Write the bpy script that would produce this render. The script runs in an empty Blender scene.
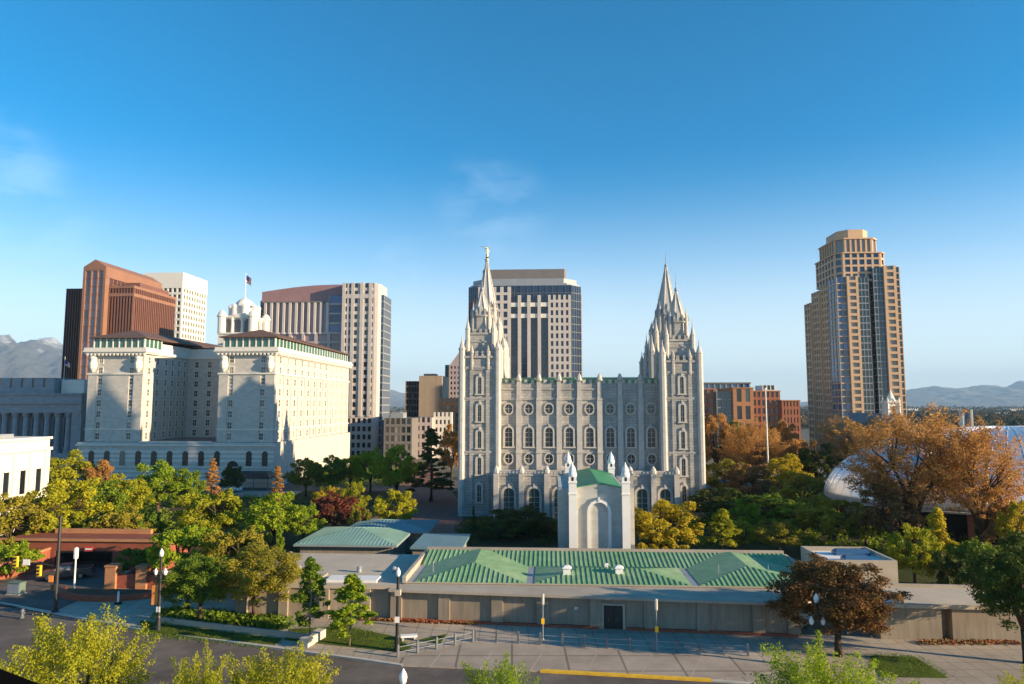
import bpy, math, random
import numpy as np
from mathutils import Vector, Matrix
random.seed(11)
R = math.radians
S = bpy.context.scene
COL = S.collection

# ------------------------------------------------------------------ camera
F, H = 683.0, 25.5
PITCH = math.atan(63.0 / F)
cd = bpy.data.cameras.new('camera'); cam = bpy.data.objects.new('camera', cd); COL.objects.link(cam)
cam.location = (0, 0, H); cam.rotation_euler = (math.pi / 2 + PITCH, 0, 0)
cd.sensor_width = 36; cd.lens = 36 * F / 1024; cd.clip_start = .5; cd.clip_end = 60000
S.camera = cam

# ------------------------------------------------------------------ light
SUN_EL, SUN_AZ = R(13.5), R(108.5)          # azimuth clockwise from +Y (view direction)
w = bpy.data.worlds.new('World'); S.world = w; w.use_nodes = True
nt = w.node_tree; nt.nodes.clear()
out = nt.nodes.new('ShaderNodeOutputWorld'); bg = nt.nodes.new('ShaderNodeBackground')
sky = nt.nodes.new('ShaderNodeTexSky'); sky.sky_type = 'NISHITA'; sky.sun_disc = False
sky.sun_elevation = SUN_EL; sky.sun_rotation = SUN_AZ
sky.altitude = 1300; sky.air_density = 1.0; sky.dust_density = .5; sky.ozone_density = 3.6
tc = nt.nodes.new('ShaderNodeTexCoord')
mp = nt.nodes.new('ShaderNodeMapping'); mp.inputs['Scale'].default_value = (7, 7, 16); mp.inputs['Location'].default_value = (.7, 2.3, 1.1); mp.inputs['Rotation'].default_value = (0, R(12), R(20))
nz = nt.nodes.new('ShaderNodeTexNoise'); nz.inputs['Scale'].default_value = 1.6; nz.inputs['Detail'].default_value = 7; nz.inputs['Roughness'].default_value = .58
rp = nt.nodes.new('ShaderNodeValToRGB'); rp.color_ramp.elements[0].position = .40; rp.color_ramp.elements[1].position = .85
rp.color_ramp.elements[0].color = (0, 0, 0, 1); rp.color_ramp.elements[1].color = (.12, .12, .12, 1)
mx = nt.nodes.new('ShaderNodeMix'); mx.data_type = 'RGBA'
mx.inputs['B'].default_value = (9.0, 9.4, 9.8, 1)
L = nt.links.new
L(tc.outputs['Generated'], mp.inputs['Vector']); L(mp.outputs['Vector'], nz.inputs['Vector']); L(nz.outputs['Fac'], rp.inputs['Fac'])
hs = nt.nodes.new('ShaderNodeHueSaturation'); hs.inputs['Saturation'].default_value = 1.15; hs.inputs['Hue'].default_value = .488; L(sky.outputs['Color'], hs.inputs['Color'])

_p = math.atan(63.0 / 683)
def sky_dir(px, py):
    u, v = (px - 512) / 683, (342 - py) / 683
    return Vector((u, math.cos(_p) - v*math.sin(_p), math.sin(_p) + v*math.cos(_p))).normalized()
prev = None
for px, py, deg, k in ((492, 208, 5.5, 1.0), (4, 168, 4.5, 1.2), (36, 248, 5.0, .9), (405, 268, 3.0, .9), (560, 330, 7.0, .5)):
    vd = nt.nodes.new('ShaderNodeVectorMath'); vd.operation = 'DOT_PRODUCT'; vd.inputs[1].default_value = sky_dir(px, py); L(tc.outputs['Generated'], vd.inputs[0])
    vm = nt.nodes.new('ShaderNodeMapRange'); vm.interpolation_type = 'SMOOTHSTEP'; vm.inputs['From Min'].default_value = math.cos(R(deg)); vm.inputs['From Max'].default_value = 1.0; vm.inputs['To Max'].default_value = k
    L(vd.outputs['Value'], vm.inputs['Value'])
    if prev is None: prev = vm.outputs['Result']
    else:
        ad_ = nt.nodes.new('ShaderNodeMath'); ad_.operation = 'ADD'; L(prev, ad_.inputs[0]); L(vm.outputs['Result'], ad_.inputs[1]); prev = ad_.outputs[0]
cm_ = nt.nodes.new('ShaderNodeMath'); cm_.operation = 'MULTIPLY'; L(rp.outputs['Color'], cm_.inputs[0]); L(prev, cm_.inputs[1])
L(cm_.outputs[0], mx.inputs['Factor']); L(hs.outputs['Color'], mx.inputs['A']); 
# the air near the skyline is paler than the zenith
sz = nt.nodes.new('ShaderNodeSeparateXYZ'); L(tc.outputs['Generated'], sz.inputs[0])
hr = nt.nodes.new('ShaderNodeMapRange'); hr.interpolation_type = 'SMOOTHERSTEP'; hr.inputs['From Min'].default_value = -.02; hr.inputs['From Max'].default_value = .38; hr.inputs['To Min'].default_value = .72; hr.inputs['To Max'].default_value = 0
L(sz.outputs['Z'], hr.inputs['Value'])
sr = nt.nodes.new('ShaderNodeMapRange'); sr.inputs['From Min'].default_value = .1; sr.inputs['From Max'].default_value = .55; sr.inputs['To Min'].default_value = 1.25; sr.inputs['To Max'].default_value = 2.0
L(sz.outputs['Z'], sr.inputs['Value']); L(sr.outputs['Result'], hs.inputs['Saturation'])
ah = nt.nodes.new('ShaderNodeMix'); ah.data_type = 'RGBA'; ah.inputs['B'].default_value = (4.9, 5.2, 5.2, 1)
L(hr.outputs['Result'], ah.inputs['Factor']); L(mx.outputs['Result'], ah.inputs['A']); L(ah.outputs['Result'], bg.inputs['Color'])
bg.inputs['Strength'].default_value = .082
L(bg.outputs['Background'], out.inputs['Surface'])
sl = bpy.data.lights.new('sun', 'SUN'); so = bpy.data.objects.new('sun', sl); COL.objects.link(so)
sl.energy = 3.8; sl.angle = R(.5); sl.color = (1, .77, .49)
sd = Vector((math.sin(SUN_AZ) * math.cos(SUN_EL), math.cos(SUN_AZ) * math.cos(SUN_EL), math.sin(SUN_EL)))
so.rotation_euler = sd.to_track_quat('Z', 'Y').to_euler()
S.view_settings.view_transform = 'Standard'; S.view_settings.look = 'None'
S.view_settings.exposure = 1.5; S.view_settings.gamma = 1; S.view_settings.use_curve_mapping = False
S.cycles.max_bounces = 6; S.cycles.diffuse_bounces = 4; S.cycles.glossy_bounces = 3
S.cycles.transparent_max_bounces = 8; S.cycles.volume_bounces = 0; S.cycles.use_denoising = True

# ------------------------------------------------------------------ photograph measurements to metres
cP, sP = math.cos(PITCH), math.sin(PITCH)
def ray(px, py):
    u, v = (px - 512) / F, (342 - py) / F
    return u, cP - v * sP, sP + v * cP
def G(px, py, z=0.0):
    d = ray(px, py); t = (z - H) / d[2]
    return d[0] * t, d[1] * t
def ZA(py, Y):
    d = ray(512, py); return H + d[2] * Y / d[1]
def XA(px, Y, py=405):
    d = ray(px, py); return d[0] * Y / d[1]
GR = R(-3.1)                                  # the street grid's turn

# ------------------------------------------------------------------ materials
MATS = {}
def base_mat(name):
    m = bpy.data.materials.new(name); m.use_nodes = True
    return m, m.node_tree, m.node_tree.nodes['Principled BSDF']
def mat(name, col, rough=.8, var=.12, scale=.6, spec=.3, metal=0, bump=0, brick=None, tint=None, streak=False):
    """surface with two scales of colour variation; brick=(width,height,mortar darkness) adds courses"""
    m, t, b = base_mat(name)
    N = t.nodes.new; K = t.links.new
    co = N('ShaderNodeTexCoord')
    n1 = N('ShaderNodeTexNoise'); n1.inputs['Scale'].default_value = scale; n1.inputs['Detail'].default_value = 8; n1.inputs['Roughness'].default_value = .65
    if streak:
        mpn = N('ShaderNodeMapping'); mpn.inputs['Scale'].default_value = (3, 3, .25)
        K(co.outputs['Object'], mpn.inputs['Vector']); K(mpn.outputs['Vector'], n1.inputs['Vector'])
    else:
        K(co.outputs['Object'], n1.inputs['Vector'])
    mr = N('ShaderNodeMapRange'); mr.inputs['From Min'].default_value = .3; mr.inputs['From Max'].default_value = .7
    mr.inputs['To Min'].default_value = 1 - var; mr.inputs['To Max'].default_value = 1 + var
    K(n1.outputs['Fac'], mr.inputs['Value'])
    oi = N('ShaderNodeObjectInfo')
    mul = N('ShaderNodeMix'); mul.data_type = 'RGBA'; mul.blend_type = 'MULTIPLY'; mul.inputs['Factor'].default_value = 1
    mul.inputs['A'].default_value = (*col, 1)
    K(mr.outputs['Result'], mul.inputs['B'])
    cur = mul.outputs['Result']
    if tint:
        n2 = N('ShaderNodeTexNoise'); n2.inputs['Scale'].default_value = scale * .23; n2.inputs['Detail'].default_value = 4
        K(co.outputs['Object'], n2.inputs['Vector'])
        r2 = N('ShaderNodeValToRGB'); r2.color_ramp.elements[0].position = .42; r2.color_ramp.elements[1].position = .62
        K(n2.outputs['Fac'], r2.inputs['Fac'])
        mm = N('ShaderNodeMix'); mm.data_type = 'RGBA'; K(r2.outputs['Color'], mm.inputs['Factor'])
        mt = N('ShaderNodeMix'); mt.data_type = 'RGBA'; mt.blend_type = 'MULTIPLY'; mt.inputs['Factor'].default_value = 1
        mt.inputs['A'].default_value = (*tint, 1); K(mr.outputs['Result'], mt.inputs['B'])
        K(cur, mm.inputs['A']); K(mt.outputs['Result'], mm.inputs['B']); cur = mm.outputs['Result']
    if brick:
        bt = N('ShaderNodeTexBrick'); bt.inputs['Scale'].default_value = 1
        bt.inputs['Brick Width'].default_value = brick[0]; bt.inputs['Row Height'].default_value = brick[1]
        bt.inputs['Mortar Size'].default_value = brick[1] * .06
        k = brick[2]
        bt.inputs['Color1'].default_value = (1, 1, 1, 1); bt.inputs['Color2'].default_value = (.82, .82, .82, 1); bt.inputs['Mortar'].default_value = (k, k, k, 1)
        # courses run level on every upright face
        sx = N('ShaderNodeSeparateXYZ'); K(co.outputs['Object'], sx.inputs[0])
        ad = N('ShaderNodeMath'); ad.operation = 'ADD'; K(sx.outputs['X'], ad.inputs[0]); K(sx.outputs['Y'], ad.inputs[1])
        cx = N('ShaderNodeCombineXYZ'); 
        if len(brick) > 3: K(sx.outputs['X'], cx.inputs['X']); K(sx.outputs['Y'], cx.inputs['Y']); bt.offset = 0; bt.inputs['Mortar Size'].default_value = brick[1] * .03; bt.inputs['Color2'].default_value = (.93, .93, .93, 1)
        else: K(ad.outputs[0], cx.inputs['X']); K(sx.outputs['Z'], cx.inputs['Y'])
        K(cx.outputs[0], bt.inputs['Vector'])
        bm_ = N('ShaderNodeMix'); bm_.data_type = 'RGBA'; bm_.blend_type = 'MULTIPLY'; bm_.inputs['Factor'].default_value = 1
        K(cur, bm_.inputs['A']); K(bt.outputs['Color'], bm_.inputs['B']); cur = bm_.outputs['Result']
    K(cur, b.inputs['Base Color'])
    b.inputs['Roughness'].default_value = rough; b.inputs['Specular IOR Level'].default_value = spec; b.inputs['Metallic'].default_value = metal
    if bump:
        n3 = N('ShaderNodeTexNoise'); n3.inputs['Scale'].default_value = scale * 9; n3.inputs['Detail'].default_value = 5
        K(co.outputs['Object'], n3.inputs['Vector'])
        bp = N('ShaderNodeBump'); bp.inputs['Strength'].default_value = bump; bp.inputs['Distance'].default_value = .1
        K(n3.outputs['Fac'], bp.inputs['Height']); K(bp.outputs['Normal'], b.inputs['Normal'])
    MATS[name] = m; return m
def glass(name, col, var=.6, rough=.08, blind=None):
    """dark glazing; every window differs a little in tone, some have a drawn blind"""
    m, t, b = base_mat(name); N = t.nodes.new; K = t.links.new
    oi = N('ShaderNodeObjectInfo')
    mr = N('ShaderNodeMapRange'); mr.inputs['To Min'].default_value = 1 - var; mr.inputs['To Max'].default_value = 1 + var
    K(oi.outputs['Random'], mr.inputs['Value'])
    mul = N('ShaderNodeMix'); mul.data_type = 'RGBA'; mul.blend_type = 'MULTIPLY'; mul.inputs['Factor'].default_value = 1
    mul.inputs['A'].default_value = (*col, 1); K(mr.outputs['Result'], mul.inputs['B'])
    cur = mul.outputs['Result']
    if blind:
        gt = N('ShaderNodeMath'); gt.operation = 'GREATER_THAN'; gt.inputs[1].default_value = blind[3]
        K(oi.outputs['Random'], gt.inputs[0])
        mm = N('ShaderNodeMix'); mm.data_type = 'RGBA'; K(gt.outputs[0], mm.inputs['Factor']); K(cur, mm.inputs['A']); mm.inputs['B'].default_value = (*blind[:3], 1)
        cur = mm.outputs['Result']
    K(cur, b.inputs['Base Color']); b.inputs['Roughness'].default_value = rough; b.inputs['Specular IOR Level'].default_value = .6
    MATS[name] = m; return m
def leafmat(name, c1, c2, trans=.35):
    m, t, b = base_mat(name); N = t.nodes.new; K = t.links.new
    at = N('ShaderNodeAttribute'); at.attribute_name = 'tint'
    oi = N('ShaderNodeObjectInfo')
    ad = N('ShaderNodeMath'); ad.operation = 'MULTIPLY_ADD'; ad.inputs[1].default_value = .5; K(oi.outputs['Random'], ad.inputs[0])
    sc = N('ShaderNodeMath'); sc.operation = 'MULTIPLY_ADD'; sc.inputs[1].default_value = .8; sc.inputs[2].default_value = -.15
    K(at.outputs['Fac'], sc.inputs[0]); K(sc.outputs[0], ad.inputs[2])
    mixc = N('ShaderNodeMix'); mixc.data_type = 'RGBA'; mixc.inputs['A'].default_value = (*c1, 1); mixc.inputs['B'].default_value = (*c2, 1)
    K(ad.outputs[0], mixc.inputs['Factor'])
    K(mixc.outputs['Result'], b.inputs['Base Color']); b.inputs['Roughness'].default_value = .6; b.inputs['Specular IOR Level'].default_value = .15
    tr = N('ShaderNodeBsdfTranslucent'); K(mixc.outputs['Result'], tr.inputs['Color'])
    ms = N('ShaderNodeMixShader'); ms.inputs['Fac'].default_value = trans
    K(b.outputs[0], ms.inputs[1]); K(tr.outputs[0], ms.inputs[2]); K(ms.outputs[0], t.nodes['Material Output'].inputs['Surface'])
    MATS[name] = m; return m

mat('granite', (.45, .425, .39), .85, .17, .5, brick=(1.5, .66, .55), bump=.2, tint=(.36, .35, .33), streak=False)
mat('granite_trim', (.48, .455, .42), .85, .16, .8)
mat('chapel_stone', (.50, .49, .45), .8, .08, .5, brick=(1.4, .7, .88))
mat('white_terracotta', (.57, .535, .475), .75, .09, .5, brick=(1.2, .6, .84), tint=(.56, .53, .475))
mat('white_trim', (.68, .645, .575), .7, .06, .7)
mat('white_concrete', (.70, .66, .58), .8, .05, .3)
mat('grey_stone', (.30, .32, .34), .8, .08, .4, brick=(1.6, .8, .85))
mat('cream_render', (.68, .63, .55), .8, .05, .4)
mat('brown_roof', (.13, .075, .055), .7, .15, .8)
mat('bronze_metal', (.17, .075, .05), .45, .12, .3, .5)
mat('gold_stone', (.25, .13, .085), .6, .1, .3)
glass('bronze_glass', (.055, .022, .020), .3, .10)
mat('bronze_dark', (.10, .045, .035), .5, .15, .3)
mat('rose_stone', (.46, .37, .35), .7, .08, .3)
mat('rose_roof', (.29, .17, .17), .6, .1, .3)
mat('tan_stone', (.52, .47, .43), .75, .07, .3)
mat('pink_granite', (.52, .39, .32), .75, .07, .3)
mat('orange_stone', (.55, .36, .22), .75, .08, .3)
mat('brown_precast', (.27, .17, .12), .8, .1, .3)
mat('red_brick', (.36, .13, .07), .85, .12, .4, brick=(.6, .22, .8))
mat('orange_brick', (.45, .21, .10), .85, .12, .4, brick=(.6, .22, .8))
mat('maroon_brick', (.30, .085, .05), .85, .15, .5, brick=(.5, .2, .75), bump=.2)
mat('beige', (.42, .335, .25), .8, .06, .3)
mat('grey_metal', (.25, .27, .30), .5, .1, .4, .5)
mat('mech_grey', (.17, .155, .15), .6, .08, .3)
mat('patina_roof', (.20, .345, .165), .6, .2, .8, .35, tint=(.26, .38, .20))
mat('teal_roof', (.20, .33, .275), .5, .13, .35, .5, tint=(.23, .36, .30))
mat('bright_green_roof', (.055, .27, .12), .5, .12, .4, .5)
mat('flat_roof_metal', (.14, .24, .26), .5, .12, .4, .5)
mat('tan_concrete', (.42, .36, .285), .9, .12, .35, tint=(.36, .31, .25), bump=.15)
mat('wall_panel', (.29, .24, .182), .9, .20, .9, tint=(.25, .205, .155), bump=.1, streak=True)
mat('gravel_roof', (.48, .41, .32), .95, .12, .25, tint=(.42, .37, .30), bump=.2)
mat('white_paint', (.78, .77, .74), .6, .05, .6)
mat('black_paint', (.018, .018, .02), .45, .2, 1, .5)
mat('grey_paint', (.13, .14, .15), .5, .15, 1, .4)
mat('yellow_paint', (.72, .42, .03), .7, .18, 1.2)
mat('signal_yellow', (.85, .50, .02), .5, .08, 1)
mat('orange_banner', (.72, .25, .06), .8, .25, 1.5)
mat('gold', (.85, .58, .16), .25, .03, 1, .6, metal=1)
mat('aluminium', (.78, .78, .79), .46, .12, .15, .6, metal=1)
mat('white_roof', (.72, .71, .69), .7, .06, .3)
mat('flag_red', (.45, .05, .05), .8, .1, 1)
mat('flag_blue', (.03, .04, .16), .8, .1, 1)
mat('asphalt', (.105, .088, .078), .92, .25, .5, .2, tint=(.145, .122, .105), bump=.25)
mat('apron_concrete', (.38, .31, .245), .92, .16, .30, brick=(5.5, 4.0, .5, 1), tint=(.29, .235, .185), bump=.15)
mat('pavement', (.42, .355, .285), .92, .14, .30, brick=(1.8, 1.8, .6, 1), tint=(.335, .28, .22), bump=.15)
mat('kerb', (.48, .44, .38), .9, .12, .8)
mat('plaza_red', (.20, .095, .075), .9, .12, .4, brick=(2.4, 2.4, .7, 1))
mat('lawn', (.075, .11, .014), .95, .35, 2.0, .1, tint=(.055, .075, .014), bump=.5)
mat('garden', (.050, .060, .018), .95, .35, .22, .1, tint=(.075, .055, .03), bump=.5)
mat('soil', (.10, .07, .045), .95, .2, .6, .1)
mat('far_ground', (.13, .13, .10), .95, .35, .012, .1, tint=(.17, .15, .13))
mat('bark', (.085, .060, .042), .95, .25, 2.5, .1, bump=.4)
mat('pale_bark', (.24, .20, .15), .95, .25, 2.5, .1, bump=.4)
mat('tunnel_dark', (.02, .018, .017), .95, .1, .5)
mat('truck_paint', (.045, .04, .038), .3, .1, .8, .6)
mat('rubber', (.015, .015, .015), .85, .1, 2)
mat('chrome', (.6, .6, .62), .2, .03, 1, .6, metal=1)
mat('cabinet_green', (.12, .17, .14), .6, .1, 1)
mat('flowers', (.34, .12, .045), .9, .4, 2.5, .1, tint=(.17, .12, .035))
mat('ledge_black', (.006, .006, .006), 1, .1, 1, 0)
glass('dark_glass', (.022, .028, .036), .6, blind=(.20, .18, .15, .86))
glass('hotel_glass', (.05, .05, .048), .5, .2, blind=(.22, .20, .16, .82))
glass('sky_sheen_glass', (.075, .070, .062), .5, .25, blind=(.28, .26, .21, .82))  # hotel flank panes: paler base colour stands in for the bright sky they mirror
glass('green_glass', (.022, .09, .075), .35, .12)
glass('blue_glass', (.040, .10, .20), .5, .06)
glass('navy_glass', (.012, .026, .060), .5, .08, blind=(.05, .07, .10, .93))
glass('teal_glass', (.03, .075, .085), .5, .08)
glass('temple_glass', (.028, .032, .034), .4, .2)
glass('purple_glass', (.19, .14, .16), .3, .1)
glass('door_green', (.03, .055, .045), .1, .5)
leafmat('leaf_yellowgreen', (0.209, 0.248, 0.016), (0.502, 0.462, 0.024), .42)
leafmat('leaf_green', (0.094, 0.162, 0.016), (0.247, 0.324, 0.024), .38)
leafmat('leaf_brightgreen', (0.149, 0.250, 0.015), (0.346, 0.420, 0.023), .42)
leafmat('leaf_dark', (.050, .074, .016), (.130, .150, .024), .34)
leafmat('leaf_olive', (0.183, 0.181, 0.021), (0.393, 0.320, 0.031), .35)
leafmat('leaf_yellow', (.34, .27, .018), (.58, .46, .028), .42)
leafmat('leaf_orange', (.38, .195, .062), (.66, .37, .10), .45)
leafmat('leaf_brown', (0.170, 0.103, 0.043), (0.328, 0.189, 0.068), .30)
leafmat('leaf_red', (0.102, 0.034, 0.024), (0.221, 0.060, 0.034), .30)
leafmat('leaf_bronze', (.060, .072, .018), (.215, .095, .030), .30)
leafmat('leaf_deepgreen', (.030, .052, .010), (.085, .120, .014), .30)

# mountain: rock and snow by height and noise
def mountain_mat(name, rock, snow, z0, z1):
    m, t, b = base_mat(name); N = t.nodes.new; K = t.links.new
    co = N('ShaderNodeTexCoord'); sx = N('ShaderNodeSeparateXYZ'); K(co.outputs['Object'], sx.inputs[0])
    n = N('ShaderNodeTexNoise'); n.inputs['Scale'].default_value = .004; n.inputs['Detail'].default_value = 10; n.inputs['Roughness'].default_value = .7
    K(co.outputs['Object'], n.inputs['Vector'])
    a = N('ShaderNodeMath'); a.operation = 'MULTIPLY_ADD'; a.inputs[1].default_value = 900; K(n.outputs['Fac'], a.inputs[0]); K(sx.outputs['Z'], a.inputs[2])
    mr = N('ShaderNodeMapRange'); mr.inputs['From Min'].default_value = z0; mr.inputs['From Max'].default_value = z1; K(a.outputs[0], mr.inputs['Value'])
    mm = N('ShaderNodeMix'); mm.data_type = 'RGBA'; K(mr.outputs['Result'], mm.inputs['Factor']); mm.inputs['A'].default_value = (*rock, 1); mm.inputs['B'].default_value = (*snow, 1)
    K(mm.outputs['Result'], b.inputs['Base Color']); b.inputs['Roughness'].default_value = .9; b.inputs['Specular IOR Level'].default_value = .1
    MATS[name] = m
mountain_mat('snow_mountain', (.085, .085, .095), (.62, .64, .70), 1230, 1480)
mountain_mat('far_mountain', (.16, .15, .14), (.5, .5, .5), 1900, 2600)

# ------------------------------------------------------------------ mesh helpers
class MB:
    def __init__(s): s.v = []; s.f = []; s.m = Matrix.Identity(4)
    def add(s, vs, fs):
        o = len(s.v); s.v += [tuple(s.m @ Vector(p)) for p in vs]; s.f += [[o + i for i in q] for q in fs]; return s
    def box(s, x0, x1, y0, y1, z0, z1):
        return s.add([(x0,y0,z0),(x1,y0,z0),(x1,y1,z0),(x0,y1,z0),(x0,y0,z1),(x1,y0,z1),(x1,y1,z1),(x0,y1,z1)],
                     [(0,3,2,1),(4,5,6,7),(0,1,5,4),(1,2,6,5),(2,3,7,6),(3,0,4,7)])
    def loft(s, rings, cap=True):
        n = len(rings[0]); vs = [p for r in rings for p in r]; fs = []
        for k in range(len(rings) - 1):
            for i in range(n):
                j = (i + 1) % n; fs.append((k*n+i, k*n+j, (k+1)*n+j, (k+1)*n+i))
        if cap: fs.append(tuple(reversed(range(n)))); fs.append(tuple(range((len(rings)-1)*n, len(rings)*n)))
        return s.add(vs, fs)
    def prism(s, poly, z0, z1):
        return s.loft([[(x, y, z0) for x, y in poly], [(x, y, z1) for x, y in poly]])
    def lathe(s, cx, cy, prof, n=8, rot=None):
        rot = math.pi / n if rot is None else rot
        return s.loft([[(cx + r*math.cos(rot + 2*math.pi*i/n), cy + r*math.sin(rot + 2*math.pi*i/n), z) for i in range(n)] for r, z in prof])
    def tube(s, pts, rad, n=6):
        pts = [Vector(p) for p in pts]; rad = rad if isinstance(rad, (list, tuple)) else [rad] * len(pts)
        rings = []
        for k, p in enumerate(pts):
            d = (pts[min(k+1, len(pts)-1)] - pts[max(k-1, 0)]).normalized()
            a = d.cross(Vector((0, 0, 1)));  a = Vector((1, 0, 0)) if a.length < 1e-3 else a.normalized()
            b = d.cross(a)
            rings.append([tuple(p + (a*math.cos(2*math.pi*i/n) - b*math.sin(2*math.pi*i/n))*rad[k]) for i in range(n)])
        return s.loft(rings)
    def poly(s, pts): return s.add(pts, [tuple(range(len(pts)))])
    def build(s, name, m, parent=None, smooth=False, fix=True):
        me = bpy.data.meshes.new(name); me.from_pydata(s.v, [], s.f); me.materials.append(MATS[m] if isinstance(m, str) else m)
        if fix:
            import bmesh
            bm = bmesh.new(); bm.from_mesh(me); bmesh.ops.recalc_face_normals(bm, faces=bm.faces); bm.to_mesh(me); bm.free()
        if smooth:
            me.polygons.foreach_set('use_smooth', [True] * len(me.polygons))
        return link(name, me, parent)
def link(name, me, parent=None):
    o = bpy.data.objects.new(name, me); COL.objects.link(o)
    if parent: o.parent = parent
    return o
def tag(o, label=None, cat=None, group=None, kind=None):
    for k, v in (('label', label), ('category', cat), ('group', group), ('kind', kind)):
        if v: o[k] = v
    return o
def thing(name, label, cat, loc=(0, 0, 0), rz=0, group=None):
    o = bpy.data.objects.new(name, None); COL.objects.link(o); o.location = loc; o.rotation_euler = (0, 0, rz)
    return tag(o, label, cat, group)
def struct(name, mb, m, fix=True): return tag(mb.build(name, m, fix=fix), kind='structure')
def frame(ang, ox, oy): return Matrix.Translation((ox, oy, 0)) @ Matrix.Rotation(R(ang), 4, 'Z')
def copy_tree(o, parent=None):
    c = o.copy(); COL.objects.link(c); c.parent = parent
    for ch in list(o.children): copy_tree(ch, c)
    return c

# windows: the first hundred of a building are parts of their own, the rest one part
WIN = {}; WCACHE = {}
def window(root, m, w_, h_, gm, name='window'):
    """m: frame at the window's lower left corner, x along, y inward"""
    rec = WIN.setdefault(root, {'n': 0, 'rest': {}})
    key = (round(w_, 2), round(h_, 2), gm)
    if key not in WCACHE:
        b = MB(); b.box(.015, w_ - .015, 0, .06, .015, h_ - .015)
        me = bpy.data.meshes.new(name); me.from_pydata(b.v, [], b.f); me.materials.append(MATS[gm]); WCACHE[key] = me
    if rec['n'] < 98:
        o = link(name, WCACHE[key], root); o.matrix_local = m; rec['n'] += 1
    else:
        b = rec['rest'].setdefault(gm, MB()); b.m = m; b.box(.015, w_ - .015, 0, .06, .015, h_ - .015)
def flush_windows():
    for root, rec in WIN.items():
        for gm, b in rec['rest'].items(): tag(b.build('window', gm, root, fix=False), kind='stuff')
def facade(root, wall, fr, W, z0, z1, nc, nr, pier, spand, depth, gm, pier_out=0.0, endp=None):
    """grid of piers and spandrels with a recessed window in every cell"""
    endp = pier if endp is None else endp
    cw = (W - 2*endp + pier) / nc; ch = (z1 - z0) / nr; old = wall.m; wall.m = fr
    wall.box(0, endp, -pier_out, depth, z0, z1); wall.box(W - endp, W, -pier_out, depth, z0, z1)
    for i in range(1, nc): wall.box(endp + i*cw - pier, endp + i*cw, -pier_out, depth, z0, z1)
    for i in range(nc):
        xa = endp + i*cw; xb = xa + cw - pier
        for k in range(nr):
            wall.box(xa, xb, .02, depth, z0 + k*ch, z0 + k*ch + spand)
            window(root, fr @ Matrix.Translation((xa, depth - .07, z0 + k*ch + spand)), xb - xa, ch - spand, gm)
    wall.m = old
def block(root, name, x0, x1, y0, y1, z0, z1, faces, wm, gm, depth=.4, cap=0, capm=None, capout=.25):
    """a storeyed block; faces maps F/R/L/B to (columns, rows, pier, spandrel[, glass[, pier_out]])"""
    wall = MB()
    g = lambda k: depth if k in faces else 0
    wall.box(x0 + g('L'), x1 - g('R'), y0 + g('F'), y1 - g('B'), z0, z1 - .02)
    fr = {'F': frame(0, x0, y0), 'R': frame(90, x1, y0 + g('F')), 'L': frame(-90, x0, y1 - g('B')), 'B': frame(180, x1, y1)}
    Wd = {'F': x1 - x0, 'R': y1 - y0 - g('F') - g('B'), 'L': y1 - y0 - g('F') - g('B'), 'B': x1 - x0}
    for k, a in faces.items():
        facade(root, wall, fr[k], Wd[k], z0, z1, a[0], a[1], a[2], a[3], depth, a[4] if len(a) > 4 and a[4] else gm, a[5] if len(a) > 5 else 0)
    o = wall.build(name, wm, root, fix=False)
    if cap:
        MB().box(x0 - capout, x1 + capout, y0 - capout, y1 + capout, z1, z1 + cap).build('cornice', capm or wm, root)
    return o
def seams(mb, face, spacing, hgt=.11, wid=.06):
    """standing seams running down a planar convex sloping face"""
    P = [Vector(p) for p in face]
    n = (P[1]-P[0]).cross(P[2]-P[0]).normalized()
    if n.z < 0: n = -n
    d = Vector((n.x, n.y, 0)); d = Vector((0, -1, 0)) if d.length < 1e-4 else d.normalized()
    d = (d - n * d.dot(n)).normalized(); a = n.cross(d)
    A = [(p - P[0]).dot(a) for p in P]; D = [(p - P[0]).dot(d) for p in P]
    t = min(A) + spacing * .5
    while t < max(A):
        hit = []
        for i in range(len(P)):
            j = (i + 1) % len(P)
            if (A[i] - t) * (A[j] - t) < 0:
                k = (t - A[i]) / (A[j] - A[i]); hit.append(D[i] + k * (D[j] - D[i]))
        if len(hit) == 2 and abs(hit[0]-hit[1]) > .3:
            q = [P[0] + a*(t + sx*wid/2) + d*h + n*z for h in hit for sx, z in ((-1, -.01), (1, -.01), (1, hgt), (-1, hgt))]
            mb.add([tuple(v) for v in q], [(0,1,2,3),(7,6,5,4),(0,4,5,1),(1,5,6,2),(2,6,7,3),(3,7,4,0)])
        t += spacing
def slab(mb, face, th=.06):
    P = [Vector(p) for p in face]; lo = [(p.x, p.y, p.z - th) for p in P]
    mb.loft([lo, [tuple(p) for p in P]])

# ================================================================== SETTING
def gpoly(mb, pts, z0, z1): mb.prism(pts, z0, z1)
b = MB()                                                    # the ground, out to the horizon
b.add([(-26000, -300, 0), (26000, -300, 0), (26000, 30000, 0), (-26000, 30000, 0)], [(0, 1, 2, 3)])
struct('ground', b, 'far_ground')
kerb = [G(-260, 553), G(0, 604), G(150, 632), G(365, 661), G(402, 666.5), G(540, 672.5), G(712, 682), G(900, 697), G(1200, 722)]
near = [(60, 33), (-70, 50)]
b = MB(); b.add([(x, y, .006) for x, y in kerb] + [(95, 30, .006), (60, 26, .006), (-120, 55, .006)], [tuple(range(len(kerb) + 3))])
struct('road', b, 'asphalt')
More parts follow.
